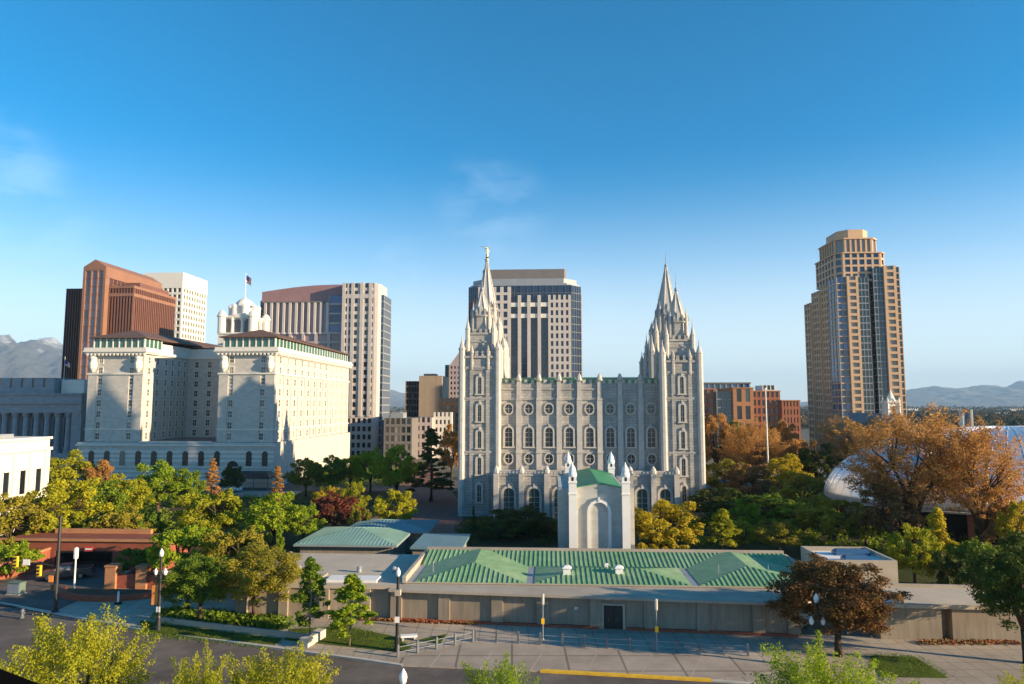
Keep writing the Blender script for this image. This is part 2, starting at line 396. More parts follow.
# far pavement, a real step up from the road
wallL, wallR = G(400, 622), G(740, 636)
ux, uy = wallR[0] - wallL[0], wallR[1] - wallL[1]; ul = math.hypot(ux, uy); ux /= ul; uy /= ul
WANG = math.atan2(uy, ux)
def wl(t, d=0): return wallL[0] + ux*t - uy*d*-1*0 - uy*0 + (-uy)*d, wallL[1] + uy*t + ux*d   # along the wall, d behind it
back = [(-150, 121), (-72, 113), (-46, 106), (-16, 89), wl(0, 1), wl(15, 1), wl(30, 1), wl(45, 1), (92, 72)]
b = MB()
for k in range(len(kerb) - 1): b.prism([kerb[k], kerb[k+1], back[k+1], back[k]], -.2, .13)
struct('pavement', b, 'pavement', fix=False)
def offset_strip(line, wdt, z0, z1, mb):
    for (a, c) in zip(line[:-1], line[1:]):
        dx, dy = c[0]-a[0], c[1]-a[1]; l = math.hypot(dx, dy); nx, ny = -dy/l*wdt, dx/l*wdt
        mb.prism([(a[0]-nx*.12, a[1]-ny*.12), (c[0]-nx*.12, c[1]-ny*.12), (c[0]+nx, c[1]+ny), (a[0]+nx, a[1]+ny)], z0, z1)
b = MB(); offset_strip(kerb[:5], .32, .0, .145, b); offset_strip(kerb[6:], .32, 0, .145, b); struct('kerb', b, 'kerb')
b = MB(); offset_strip(kerb[5:7], .55, .0, .15, b); struct('painted_kerb', b, 'yellow_paint')
# drop-off apron
ap = [G(371, 660.2, .14), G(396, 658.5, .14), G(472, 642, .14), G(745, 657, .14), G(800, 668, .14), G(712, 680, .14), G(540, 670.5, .14), G(404, 665, .14)]
b = MB(); b.prism(ap, .05, .142); struct('drop_off_apron', b, 'apron_concrete')
b = MB()
for px in (430, 480, 530, 585, 640, 690):
    a, c = G(px, 667 + (px-430)*.045, .14), G(px+12, 652 + (px-430)*.012, .14)
    dx = .05; b.prism([(a[0]-dx, a[1]), (a[0]+dx, a[1]), (c[0]+dx, c[1]), (c[0]-dx, c[1])], .13, .1445)
struct('apron_joints', b, 'tan_concrete')
# lawns and planting strips
b = MB()
b.prism([G(290, 629, .14), G(345, 627, .14), G(392, 636, .14), G(412, 648, .14), G(398, 652, .14), G(284, 640, .14)], .05, .17)
b.prism([G(418, 640, .14), G(447, 634, .14), G(440, 644, .14)], .05, .17)
b.prism([G(140, 621, .14), G(282, 639, .14), G(275, 645, .14), G(145, 631, .14)], .05, .17)
b.prism([G(870, 656, .14), G(915, 657, .14), G(948, 678, .14), G(880, 677, .14)], .05, .17)
struct('verge_grass', b, 'lawn')
b = MB(); b.prism([G(165, 612, .14), G(285, 621, .14), G(282, 630, .14), G(160, 620, .14)], .05, .175); struct('planting_bed', b, 'garden')
# grounds behind the wall
b = MB(); b.add([(-170, 106, .02), (-58, 106, .02), (-12, 96, .02), (90, 86, .02), (170, 90, .02), (170, 214, .02), (60, 214, .02), (-170, 214, .02)], [tuple(range(8))])
struct('gardens', b, 'garden')
b = MB(); b.add([(x, y, .03) for x, y in (G(340, 545), G(462, 548), G(463, 505), G(440, 478), G(425, 462), G(405, 462), G(396, 500))], [tuple(range(7))])
struct('plaza', b, 'plaza_red')
b = MB(); b.add([(x, y, .035) for x, y in ((-112, 197), (-62, 192), (-62, 206), (-112, 211))], [(0, 1, 2, 3)])
struct('forecourt', b, 'pavement')
b = MB(); b.add([(-500, 226, .025), (600, 180, .025), (600, 205, .025), (-500, 250, .025)], [(0, 1, 2, 3)]); struct('cross_street', b, 'asphalt')
# near pavement below the viewpoint
b = MB(); b.prism([(-120, 50.5), (60, 24), (60, 10), (-120, 10)], -.2, .13); struct('near_pavement', b, 'pavement')

# mountains
from mathutils import noise
def ridge(name, prof, Y, depth, m, seed, rough):
    """prof: (px, py) skyline; a real range at distance Y with spurs and gullies running forward"""
    xs = np.linspace(prof[0][0], prof[-1][0], 420); py = np.interp(xs, [p[0] for p in prof], [p[1] for p in prof])
    nd = 70; vs = []; fs = []
    for i, x in enumerate(xs):
        hz = ZA(py[i], Y); X = XA(x, Y)
        for k in range(nd):
            t = k / (nd - 1); yy = Y - depth + depth * t
            q = Vector((X*.0011, yy*.0011, seed)); r_ = noise.ridged_multi_fractal(q, 1.0, 2.1, 6, 1.0, 2.0)
            f_ = noise.fractal(Vector((X*.004, yy*.004, seed + 9)), 1.0, 2.0, 5)
            base = hz * t ** 1.15
            zz = base + ((r_ - 1.0) * .42 * rough * hz + f_ * .10 * hz) * (t * (1.15 - t)) * 2.0 + f_ * hz * .03
            vs.append((X * (1 - .12*(1-t)), yy, max(zz, -5) if t > 0 else -5))
    for i in range(len(xs) - 1):
        for k in range(nd - 1):
            a = i*nd + k; fs.append((a, a + nd, a + nd + 1, a + 1))
    b = MB(); b.add(vs, fs); o = struct(name, b, m); o.data.polygons.foreach_set('use_smooth', [True]*len(o.data.polygons))
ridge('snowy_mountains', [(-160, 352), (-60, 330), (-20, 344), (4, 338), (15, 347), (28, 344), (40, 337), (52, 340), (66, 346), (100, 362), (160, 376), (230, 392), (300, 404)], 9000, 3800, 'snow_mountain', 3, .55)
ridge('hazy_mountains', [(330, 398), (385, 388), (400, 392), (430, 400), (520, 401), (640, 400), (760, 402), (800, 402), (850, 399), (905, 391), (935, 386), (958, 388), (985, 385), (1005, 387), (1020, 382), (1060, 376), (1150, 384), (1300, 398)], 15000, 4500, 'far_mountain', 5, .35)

# ================================================================== TEMPLE
TX, TY = 15.74, 158.5
T = thing('temple', 'grey granite temple with six pointed spires, tall central building of the photo', 'temple', (TX, TY, 0), GR)
def arch_pts(w_, h_, n=7, grow=0):
    r = w_/2 + grow; pts = [(-r, 0), (r, 0)]
    for i in range(n + 1):
        a = math.pi * i / n; pts.append((r*math.cos(a), h_ - w_/2 + r*math.sin(a)))
    return pts
def arch_mesh(name, w_, h_, m, y0, y1):
    b = MB(); p = arch_pts(w_, h_); b.loft([[(x, y1, z) for x, z in p], [(x, y0, z) for x, z in p]])
    me = bpy.data.meshes.new(name); me.from_pydata(b.v, [], b.f); me.materials.append(MATS[m]); return me
def arch_frame(name, w_, h_, t, m, y0, y1, sill=True, key=True):
    b = MB(); pi, po = arch_pts(w_, h_)[2:], arch_pts(w_, h_, grow=t)[2:]
    pi = [(w_/2, 0)] + pi + [(-w_/2, 0)]; po = [(w_/2 + t, 0)] + po + [(-w_/2 - t, 0)]
    for k in range(len(pi) - 1):
        q = [pi[k], po[k], po[k+1], pi[k+1]]
        b.loft([[(x, y1, z) for x, z in q], [(x, y0, z) for x, z in q]])
    if sill: b.box(-w_/2 - t - .15, w_/2 + t + .15, y0 - .12, y1, -.3, -.005)
    if w_ < 3:
        b.box(-.055, .055, -.07, -.021, 0, h_ - .05)
        for q_ in range(1, int(h_ / 1.1)): b.box(-w_/2, w_/2, -.06, -.021, q_*1.1 - .035, q_*1.1 + .035)
    if key: b.box(-.16, .16, y0 - .1, y1, h_ + t*.4, h_ + t + .35)
    me = bpy.data.meshes.new(name); me.from_pydata(b.v, [], b.f); me.materials.append(MATS[m]); return me
def oval_meshes(rx, rz, t, m, gm):
    e = lambda a, k: [(a[0]+k)*math.cos(a[2]), (a[1]+k)*math.sin(a[2])]
    n = 16; b = MB(); p = [(rx*math.cos(2*math.pi*i/n), rz*math.sin(2*math.pi*i/n)) for i in range(n)]
    b.loft([[(x, .1, z) for x, z in p], [(x, -.03, z) for x, z in p]])
    me = bpy.data.meshes.new('window'); me.from_pydata(b.v, [], b.f); me.materials.append(MATS[gm])
    f = MB(); q = [((rx+t)*math.cos(2*math.pi*i/n), (rz+t)*math.sin(2*math.pi*i/n)) for i in range(n)]
    for i in range(n):
        j = (i+1) % n; c = [p[i], q[i], q[j], p[j]]
        f.loft([[(x, .1, z) for x, z in c], [(x, -.3, z) for x, z in c]])
    f.box(-.05, .05, -.08, -.031, -rz, rz); f.box(-rx, rx, -.07, -.031, -.05, .05)
    fm = bpy.data.meshes.new('frame'); fm.from_pydata(f.v, [], f.f); fm.materials.append(MATS[m]); return me, fm
def put(parent, pm, fm, m, name='window'):
    o = link(name, pm, parent); o.matrix_local = m
    if parent.get('depth2'):                       # the tower is itself a part: frame stays beside its pane
        f = link('frame', fm, parent); f.matrix_local = m
    else:
        f = link('frame', fm, o)
    return o
AW = arch_mesh('window', .85, 3.9, 'temple_glass', -.02, .1), arch_frame('frame', .85, 3.9, .50, 'granite_trim', -.38, .1)
NW = arch_mesh('window', 1.75, 4.5, 'temple_glass', -.02, .1), arch_frame('frame', 1.75, 4.5, .45, 'granite_trim', -.35, .1)
BW = arch_mesh('window', 2.3, 6.4, 'door_green', -.02, .1), arch_frame('frame', 2.3, 6.4, .5, 'granite_trim', -.38, .1)
OV = oval_meshes(.92, 1.12, .34, 'granite_trim', 'temple_glass')
def merlons(mb, x0, x1, y0, y1, z, h=1.0, mw=.75, gap=.65):
    """battlements around a rectangle"""
    for (a, c, yy, ax) in ((x0, x1, y0, 0), (x0, x1, y1, 0), (y0, y1, x0, 1), (y0, y1, x1, 1)):
        n = max(2, int((c - a) / (mw + gap))); st = (c - a - mw) / max(1, n - 1)
        for i in range(n):
            p = a + i*st
            if ax == 0: mb.box(p, p + mw, yy - .22, yy + .22, z, z + h)
            elif 0 < i < n - 1: mb.box(yy - .22, yy + .22, p, p + mw, z, z + h)
def pinnacle(name, cx, cy, r, z0, z1, z2, parent, n=8):
    """octagonal shaft from z0 to z1 with a collar and pointed cap up to z2"""
    b = MB(); b.lathe(cx, cy, [(r, z0), (r, z1 - r*.6), (r*1.12, z1 - r*.45), (r*1.12, z1), (r*.85, z1 + .02), (r*.55, z1 + (z2-z1)*.30), (r*.20, z1 + (z2-z1)*.55), (r*.08, z2 - .05), (.02, z2)], n)
    return b.build(name, 'granite_trim', parent)
def tower(cx, cy, w_, z0, z1, z2, zb, zt, zc, faces, wins, statue=False, courses=(14.4, 26.8)):
    h = w_ / 2; b = MB()
    b.box(cx-h, cx+h, cy-h, cy+h, 0, z0)
    b.box(cx-h-.5, cx+h+.5, cy-h-.5, cy+h+.5, 0, 1.2)
    for z in courses + (z0 - 3.0,):
        b.box(cx-h-.28, cx+h+.28, cy-h-.28, cy+h+.28, z, z+.45); b.box(cx-h-.16, cx+h+.16, cy-h-.16, cy+h+.16, z-.4, z-.002)
    b.box(cx-h-.35, cx+h+.35, cy-h-.35, cy+h+.35, z0 - .5, z0 + .02); merlons(b, cx-h, cx+h, cy-h, cy+h, z0 + .02, 1.1)
    h1 = h * .70; b.box(cx-h1, cx+h1, cy-h1, cy+h1, z0, z1)
    b.box(cx-h1-.25, cx+h1+.25, cy-h1-.25, cy+h1+.25, z1-.45, z1 + .01); merlons(b, cx-h1, cx+h1, cy-h1, cy+h1, z1 + .01, .9, .6, .5)
    b.box(cx-h1-.15, cx+h1+.15, cy-h1-.15, cy+h1+.15, (z0+z1)/2 + .5, (z0+z1)/2 + .8)
    r2 = h1 * .86; b.lathe(cx, cy, [(r2, z1), (r2, z2 - .5), (r2*1.1, z2 - .4), (r2*1.1, z2), (r2*.9, z2 + .02)], 8)
    for i in range(8):                              # battlements on the octagon
        a = math.pi/8 + math.pi/4*i; b.lathe(cx + r2*1.0*math.cos(a), cy + r2*1.0*math.sin(a), [(.34, z2), (.34, z2 + .8), (.05, z2 + 1.5)], 4)
    for ang in faces:                               # pilasters either side of the windows, panel openings on the upper stages
        b.m = Matrix.Translation((cx, cy, 0)) @ Matrix.Rotation(R(ang), 4, 'Z')
        for s in (-1, 1):
            b.box(s*h*.44 - .42, s*h*.44 + .42, -h-.26, -h+.05, 0, z0 - 3.2)
            b.lathe(s*h*.44, -h-.0, [(.46, z0-3.2), (.46, z0+.6), (.55, z0+.65), (.5, z0+1.2), (.04, z0+2.6)], 8)
        b.m = Matrix.Identity(4)
    t = b.build('tower', 'granite', T); t['depth2'] = 1
    for sx in (-1, 1):
        for sy in (-1, 1):
            pinnacle('turret', cx + sx*h*.97, cy + sy*h*.97, w_*.09, 0, z0 + 1.9, zc, t)
            pinnacle('pinnacle', cx + sx*h1, cy + sy*h1, w_*.066, z0, z1 + 1.1, z1 + 4.6, t)
            pinnacle('pinnacle', cx + sx*r2*.72, cy + sy*r2*.72, w_*.045, z1, z2 + .8, z2 + 3.2, t)
    s = MB(); rs = r2 * .98
    s.lathe(cx, cy, [(rs, z2), (rs*.94, z2 + .4), (rs*.10, zb - .9), (rs*.17, zb - .85), (rs*.17, zb - .6), (rs*.07, zb - .55)], 8)
    for i in range(8):                              # ribs on the spire's edges
        a = math.pi/8 + math.pi/4*i
        s.tube([(cx + rs*.97*math.cos(a), cy + rs*.97*math.sin(a), z2 + .3), (cx + rs*.12*math.cos(a), cy + rs*.12*math.sin(a), zb - .95)], [.17, .10], 4)
    for i in range(4):                              # small gabled dormers at the spire's foot
        a = math.pi/2*i; s.lathe(cx + rs*.82*math.cos(a), cy + rs*.82*math.sin(a), [(.5, z2), (.5, z2 + 1.5), (.03, z2 + 2.9)], 4)
    s.build('spire', 'granite_trim', t)
    if not statue:
        f = MB(); f.lathe(cx, cy, [(.06, zb-.6), (.30, zb - .35), (.42, zb), (.30, zb + .35), (.10, zb + .6), (.07, zb + 1.2), (.16, zb + 1.5), (.05, zb + 1.9), (.03, zt)], 8); f.build('finial', 'grey_metal', t, True)
    else:
        f = MB(); f.lathe(cx, cy, [(.12, zb-.6), (.45, zb - .4), (.60, zb), (.45, zb + .4), (.12, zb + .58)], 10); f.build('orb', 'granite_trim', t, True)
        q = MB(); k = (zt - zb - .55) / 4.0; z = zb + .5
        q.lathe(cx, cy, [(.46*k, z), (.42*k, z + .9*k), (.30*k, z + 1.9*k), (.33*k, z + 2.4*k), (.44*k, z + 3.0*k), (.40*k, z + 3.15*k), (.13*k, z + 3.25*k), (.13*k, z + 3.32*k), (.24*k, z + 3.5*k), (.26*k, z + 3.68*k), (.16*k, z + 3.9*k), (.03*k, z + 4.0*k)], 12)
        q.tube([(cx - .38*k, cy, z + 3.0*k), (cx - .75*k, cy - .1, z + 3.15*k), (cx - .5*k, cy - .25, z + 3.5*k)], [.13*k, .10*k, .07*k], 6)   # raised arm
        q.tube([(cx - .2*k, cy - .28, z + 3.52*k), (cx - 1.3*k, cy - .3, z + 3.75*k), (cx - 1.75*k, cy - .3, z + 3.82*k)], [.05*k, .06*k, .2*k], 6)  # trumpet
        q.tube([(cx + .40*k, cy, z + 3.0*k), (cx + .58*k, cy, z + 2.4*k), (cx + .50*k, cy - .1, z + 1.8*k)], [.13*k, .11*k, .07*k], 6)
        q.build('statue', 'gold', t, True)
    for ang in faces:
        for z in wins:
            put(t, AW[0], AW[1], Matrix.Translation((cx, cy, 0)) @ Matrix.Rotation(R(ang), 4, 'Z') @ Matrix.Translation((0, -h, z - 1.9)))
    return t
WZ = (30.0, 23.6, 17.5, 11.4, 5.2)
hw = 28.4
fl = hw - 4.75 - .3
tower(-fl, 4.75, 8.7, 37.0, 42.6, 47.0, 53.6, 57.2, 42.0, (0, 90), WZ)
tower(-fl, 18.0, 9.6, 38.8, 45.2, 50.6, 63.6, 67.4, 44.6, (0, 90), (30.0, 23.6), True)
tower(-fl, 31.2, 8.7, 37.0, 42.6, 47.0, 53.6, 57.2, 42.0, (90,), WZ[:2])
tower(fl, 4.75, 8.7, 35.8, 40.8, 45.2, 53.0, 57.0, 40.6, (0, 90, -90), WZ)
tower(fl, 18.0, 9.6, 37.2, 43.0, 48.8, 61.6, 65.6, 43.2, (0, 90, -90), (30.0, 23.6))
tower(fl, 31.2, 8.7, 35.8, 40.8, 45.2, 53.0, 57.0, 40.6, (90, -90), WZ[:2])
# nave
nx = fl - 4.2; ny = 4.0
b = MB(); b.box(-nx, nx, ny, 33.4, 0, 30.6)
for z, o in ((14.2, .25), (26.7, .22), (29.0, .15)): b.box(-nx, nx, ny - o, ny + .02, z, z + .4)
nb = b.build('nave_wall', 'granite', T)
bays = 8; bw = 2 * nx / bays
b = MB()
n = int(2*nx / 1.5)
for i in range(n): b.box(-nx + i*2*nx/n, -nx + i*2*nx/n + .8, ny - .05, ny + .4, 30.62, 31.5)
b.build('parapet', 'granite_trim', T)
b = MB(); P0 = [(-nx, 5.2, 30.7), (nx, 5.2, 30.7), (nx - 3, 18, 32.6), (-nx + 3, 18, 32.6)]; slab(b, P0, .1)
P1 = [(nx, 32, 30.7), (-nx, 32, 30.7), (-nx + 3, 18, 32.6), (nx - 3, 18, 32.6)]; slab(b, P1, .1)
b.box(-nx, nx, 4.6, 5.0, 30.6, 31.9); seams(b, P0, .9)
b.build('roof', 'patina_roof', T)
for i in range(bays + 1):
    x = -nx + i*bw
    b = MB(); b.box(x - .62, x + .62, ny - .50, ny + .04, 0, 26.6); b.box(x - .5, x + .5, ny - .36, ny + .03, 26.6, 31.2)
    b.box(x - .68, x + .68, ny - .68, ny + .02, 14.2, 14.75); b.box(x - .62, x + .62, ny - .6, ny + .02, 26.6, 27.1)
    b.lathe(x, ny - .25, [(.62, 31.2), (.72, 31.3), (.72, 31.7), (.6, 31.75), (.5, 32.3), (.25, 32.8), (.05, 33.0)], 8)
    b.build('buttress', 'granite_trim', T)
for i in range(bays):
    x = -nx + (i + .5)*bw; M_ = lambda z: Matrix.Translation((x, ny, z))
    put(T, OV[0], OV[1], M_(24.6)); put(T, OV[0], OV[1], M_(12.9)); put(T, NW[0], NW[1], M_(15.6 + .1))
# projecting lower storey with its own windows and balustrade
py0 = -7.0
for (xa, xb) in ((-nx + .3, -2.2), (10.4, nx + 1.2)):
    b = MB(); b.box(xa, xb, py0, ny - 1.2, 0, 10.0); b.box(xa - .2, xb + .2, py0 - .2, ny - 1.2, 10.0, 10.4)
    b.box(xa - .2, xb + .2, py0 - .25, py0, 7.9, 8.3) if False else None
    b.build('lower_storey', 'granite', T)
    k = MB(); n = int((xb-xa) / .8)
    for i in range(n): k.box(xa + i*.8, xa + i*.8 + .35, py0 - .1, py0 + .15, 10.4, 11.0)
    k.box(xa - .1, xb + .1, py0 - .2, py0 + .2, 11.0, 11.2); k.build('balustrade', 'granite_trim', T)
    m_ = max(1, round((xb - xa) / 4.9)); s_ = (xb - xa) / m_
    for i in range(m_ + 1):
        q = MB(); x = xa + i*s_; q.box(x - .55, x + .55, py0 - .8, py0 + .03, 0, 10.6)
        q.lathe(x, py0 - .3, [(.62, 10.6), (.7, 10.7), (.7, 11.2), (.5, 11.7), (.05, 12.3)], 8); q.build('pier', 'granite_trim', T)
    for i in range(m_): put(T, BW[0], BW[1], Matrix.Translation((xa + (i+.5)*s_, py0, 1.0)))

# ================================================================== ENTRY CHAPEL
cx0 = XA(572, 112); cx1 = XA(624, 112)
C = thing('chapel', 'pale stone entrance chapel with bright green roof and four white piers', 'chapel', (cx0, 112.4, 0), GR)
cw = cx1 - cx0
b = MB(); b.box(0, cw, 0, 26, 0, 12.2); b.add([(0, 0, 12.2), (cw, 0, 12.2), (cw/2, 0, 12.75), (0, 26, 12.2), (cw, 26, 12.2), (cw/2, 26, 12.75)], [(0, 1, 2), (5, 4, 3)])
b.build('wall', 'chapel_stone', C)
b = MB(); RL = [(.45, -.12, 12.25), (cw/2, -.12, 12.95), (cw/2, 26, 12.95), (.45, 26, 12.25)]; RR = [(cw - .45, -.12, 12.25), (cw/2, -.12, 12.95), (cw/2, 26, 12.95), (cw - .45, 26, 12.25)]
slab(b, RL, .12); slab(b, RR, .12); b.build('roof', 'bright_green_roof', C)
for x, y in ((0, -.45), (cw, -.45), (0, 25), (cw, 25)):
    q = MB(); q.box(x - .62, x + .62, y - .62, y + .62, 0, 14.0); q.box(x - .72, x + .72, y - .72, y + .72, 13.0, 13.25); q.box(x - .72, x + .72, y - .72, y + .72, 11.2, 11.4)
    q.lathe(x, y, [(.66, 14.0), (.72, 14.15), (.72, 14.5), (.62, 14.6), (.58, 15.0), (.42, 15.5), (.16, 15.85), (.05, 16.3)], 12)
    q.build('pier', 'white_paint', C)
    l = MB(); l.box(x - .18, x + .18, y - .645, y - .6, 13.35, 13.95); l.build('niche', 'temple_glass', C)
me = arch_mesh('blind_arch', 3.0, 9.9, 'chapel_stone', -.02, .1); fm = arch_frame('frame', 3.0, 9.9, .42, 'white_paint', -.42, .1, False, True)
o = link('blind_arch', me, C); o.location = (cw/2, 0, .0); f = link('frame', fm, o)
b = MB(); b.box(-2.2, -.62, 1.2, 22, 0, 11.8); b.build('side_wing', 'chapel_stone', C)
b = MB(); b.box(cw + .62, cw + 1.6, 1.6, 22, 0, 11.9); b.build('side_wing', 'chapel_stone', C)

# ================================================================== PERIMETER WALL AND ANNEX
W0 = thing('perimeter_wall', 'long tan concrete street wall with recessed panels and a dark door', 'wall', (wallL[0], wallL[1], 0), WANG)
b = MB(); top = 3.55; t0, t1 = -1.2, 45.0
b.box(t0, t1, .28, 1.3, 0, top)
pil = [-1.2, 4.6, 10.9, 16.2, 22.3, 28.4, 34.2, 40.2, 44.0]
for i, x in enumerate(pil): b.box(x, x + 1.35, 0, .285, 0, top)
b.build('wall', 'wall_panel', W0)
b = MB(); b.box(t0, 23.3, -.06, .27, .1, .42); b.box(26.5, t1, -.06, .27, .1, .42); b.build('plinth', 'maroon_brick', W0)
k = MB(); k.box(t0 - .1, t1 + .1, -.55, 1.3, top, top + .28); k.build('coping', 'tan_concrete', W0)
d = MB(); d.box(23.6, 23.85, .05, .3, .1, 2.75); d.box(26.0, 26.25, .05, .3, .1, 2.75); d.box(23.6, 26.25, .05, .3, 2.75, 2.98); fo = d.build('door_frame', 'tan_concrete', W0)
for x in (23.86, 24.94):
    q = MB(); q.box(x, x + 1.05, .19, .275, .14, 2.74); do = q.build('door', 'black_paint', W0)
    hdl = MB(); hdl.box(x + .48, x + .53, .12, .19, 1.0, 1.4); hdl.build('handle', 'chrome', do)
b = MB(); b.box(20.5, 21.0, .1, .28, 2.0, 2.5); b.build('wall_light', 'grey_metal', W0)
# planting along the foot of the wall
def clump_strip(name, pts_fn, n, m, size, hgt, label=None):
    rg = np.random.default_rng(n); v = []; f = []
    for i in range(n):
        x, y = pts_fn(rg); s = size * rg.uniform(.6, 1.3); z = .13 + rg.uniform(.05, hgt)
        a = rg.uniform(0, 6.28); n_ = Vector((rg.normal(), rg.normal() - .5, 1.2)).normalized(); u_ = n_.cross(Vector((math.cos(a), math.sin(a), .1))).normalized(); w_ = n_.cross(u_)
        c = Vector((x, y, z)); o = len(v)
        v += [tuple(c + u_*s), tuple(c + w_*s), tuple(c - u_*s), tuple(c - w_*s)]; f.append((o, o+1, o+2, o+3))
    b = MB(); b.v = v; b.f = f; return tag(b.build(name, m, fix=False), label=label, cat='plants' if label else None, kind='stuff')
def along(t_a, t_b, d_a, d_b):
    def fn(rg):
        t, d_ = rg.uniform(t_a, t_b), rg.uniform(d_a, d_b); return wallL[0] + ux*t - uy*d_, wallL[1] + uy*t + ux*d_
    return fn
clump_strip('flower_bed', along(-5, 9.5, -.55, -.1), 900, 'flowers', .10, .28, 'orange flowers along the foot of the tan wall')

AX, AY = XA(408, 85), 85.6
A = thing('annex', 'low annex with wide pale green standing seam hip roofs behind the street wall', 'annex building', (AX, AY, 0), GR)
U = 50.0; ze = 4.0
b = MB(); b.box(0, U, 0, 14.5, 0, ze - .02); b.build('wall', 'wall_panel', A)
b = MB(); b.box(.02, U - .02, .02, 14.4, ze - .018, ze); b.build('gutter', 'grey_metal', A)
# flat ledge from the street wall back to the eaves
e0 = (AX, AY); c_, s_ = math.cos(GR), math.sin(GR)
loc = lambda p: ((p[0]-AX)*c_ + (p[1]-AY)*s_, -(p[0]-AX)*s_ + (p[1]-AY)*c_)
wlp = lambda t, d_: (wallL[0] + ux*t - uy*d_, wallL[1] + uy*t + ux*d_)
b = MB(); b.prism([loc(wlp(-1.2, 1.31)), loc(wlp(45, 1.31)), (48.6, -.02), (0, -.02)], .3, 3.82); b.build('ledge', 'tan_concrete', A)
rf = MB()
def face(pts, sm=.62, hg=.08):
    slab(rf, pts, .05)
    if sm: seams(rf, pts, sm, hg)
e = ze + .06; hh = 1.0
face([(0.2, 8.7, e), (U - .2, 8.7, e), (U - .2, 14, e + .95), (.2, 14, e + .95)])
def hip(u0, u1):
    uc = (u0 + u1)/2; hh = 1.15
    face([(u0, .05, e), (u1, .05, e), (uc, 5.6, e + hh)])
    face([(u0, .05, e), (uc, 5.6, e + hh), (uc, 13.9, e + hh + .02), (u0, 13.9, e)], 0)
    face([(u1, .05, e), (u1, 13.9, e), (uc, 13.9, e + hh + .02), (uc, 5.6, e + hh)], 0)
hip(1.0, 14.6); hip(35.4, 49.6)
face([(15.6, .05, e), (34.4, .05, e), (29.0, 4.7, e + .8), (21.2, 4.7, e + .8)])
face([(15.6, .05, e), (21.2, 4.7, e + .8), (15.6, 9, e)], 0)
face([(34.4, .05, e), (34.4, 9, e), (29, 4.7, e + .8)], 0)
face([(21.2, 4.7, e + .8), (29, 4.7, e + .8), (34.4, 9, e), (15.6, 9, e)])
rf.build('roof', 'patina_roof', A)
b = MB(); b.box(-.45, 0.0, -.2, 14.9, 3.9, 4.75); b.box(U, U + .45, -.2, 14.9, 3.9, 4.75); b.box(0.0, U, 14.45, 14.9, 3.9, 5.25); b.box(0, U, -.06, 0, 3.9, 4.03)
b.build('parapet', 'tan_concrete', A)
for (x, y, s) in ((19.6, 3.0, 1.0), (26.1, 3.4, 1.0), (24.8, 6.7, .5)):
    q = MB(); zz = e + .45; q.box(x - .45*s, x + .45*s, y - .45*s, y + .45*s, e, zz + .75*s); q.loft([[(x-.6*s, y-.6*s, zz+.75*s), (x+.6*s, y-.6*s, zz+.75*s), (x+.6*s, y+.6*s, zz+.75*s), (x-.6*s, y+.6*s, zz+.75*s)], [(x-.2*s, y-.2*s, zz+1.05*s), (x+.2*s, y-.2*s, zz+1.05*s), (x+.2*s, y+.2*s, zz+1.05*s), (x-.2*s, y+.2*s, zz+1.05*s)]])
    q.build('roof_vent', 'white_paint', A)
for u_ in (2.6, 44.6, 38.5):
    q = MB(); q.tube([(u_, 4, e), (u_, 4, e + 1.6)], .05); q.build('vent_pipe', 'grey_metal', A)

# western part: flat gravel roof with pavilions
V = thing('flat_roof_wing', 'tan flat roofed wing with roof hatches left of the green roofs', 'building wing', (AX - .6, AY - 1.0, 0), GR)
b = MB(); b.box(-20, -.0, -.5, 17.5, 0, 3.75)
for i in range(4): b.box(-19.5 + i*5.0, -18.4 + i*5.0, -.95, -.5, 0, 3.6)
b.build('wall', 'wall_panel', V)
b = MB(); b.box(-19.9, -.1, -.4, 17.4, 3.75, 3.8); b.build('roof', 'gravel_roof', V)
b = MB(); b.box(-20.2, -.0, -.8, -.41, 3.6, 4.0); b.box(-20.2, -19.9, -.41, 17.5, 3.6, 4.0); b.build('parapet', 'tan_concrete', V)
b = MB(); b.box(-9.5, -3.2, 1.2, 3.6, 3.8, 4.1); b.build('roof_hatch', 'white_roof', V)
b = MB(); b.box(-17.5, -10.5, .6, 5.2, 3.8, 3.98); b.build('roof_slab', 'tan_concrete', V)
for x in (-14.8, -6.8, -2.2):
    b = MB(); b.lathe(x, 6.5, [(.3, 3.8), (.3, 4.3), (.42, 4.35), (.1, 4.6)], 8); b.build('roof_vent', 'grey_metal', V)

def pavilion(name, label, X, Y, w_, d_, h_, m, rise, group=None):
    t = thing(name, label, 'pavilion', (X, Y, 0), GR, group)
    MB().box(.8, w_ - .8, .8, d_ - .8, 0, h_).build('wall', 'wall_panel', t)
    f = MB(); k = min(w_, d_)/2
    A0 = [(0, 0, h_), (w_, 0, h_), (w_ - k, k, h_ + rise), (k, k, h_ + rise)]
    A1 = [(w_, 0, h_), (w_, d_, h_), (w_ - k, d_ - k, h_ + rise), (w_ - k, k, h_ + rise)]
    A2 = [(w_, d_, h_), (0, d_, h_), (k, d_ - k, h_ + rise), (w_ - k, d_ - k, h_ + rise)]
    A3 = [(0, d_, h_), (0, 0, h_), (k, k, h_ + rise), (k, d_ - k, h_ + rise)]
    for q in (A0, A1, A2, A3):
        P = [p for i, p in enumerate(q) if Vector(p) != Vector(q[i-1])]
        slab(f, P, .12); seams(f, P, .62, .07)
    f.build('roof', m, t)
    MB().box(-.05, w_ + .05, -.05, d_ + .05, h_ - .32, h_ - .1).build('eaves', 'grey_metal', t)
    return t
pavilion('pavilion', 'low pavilion with pale teal ribbed hip roof above the flat tan roof', XA(297, 110.5), 110.8, 16.5, 15.5, 3.5, 'teal_roof', 1.35)
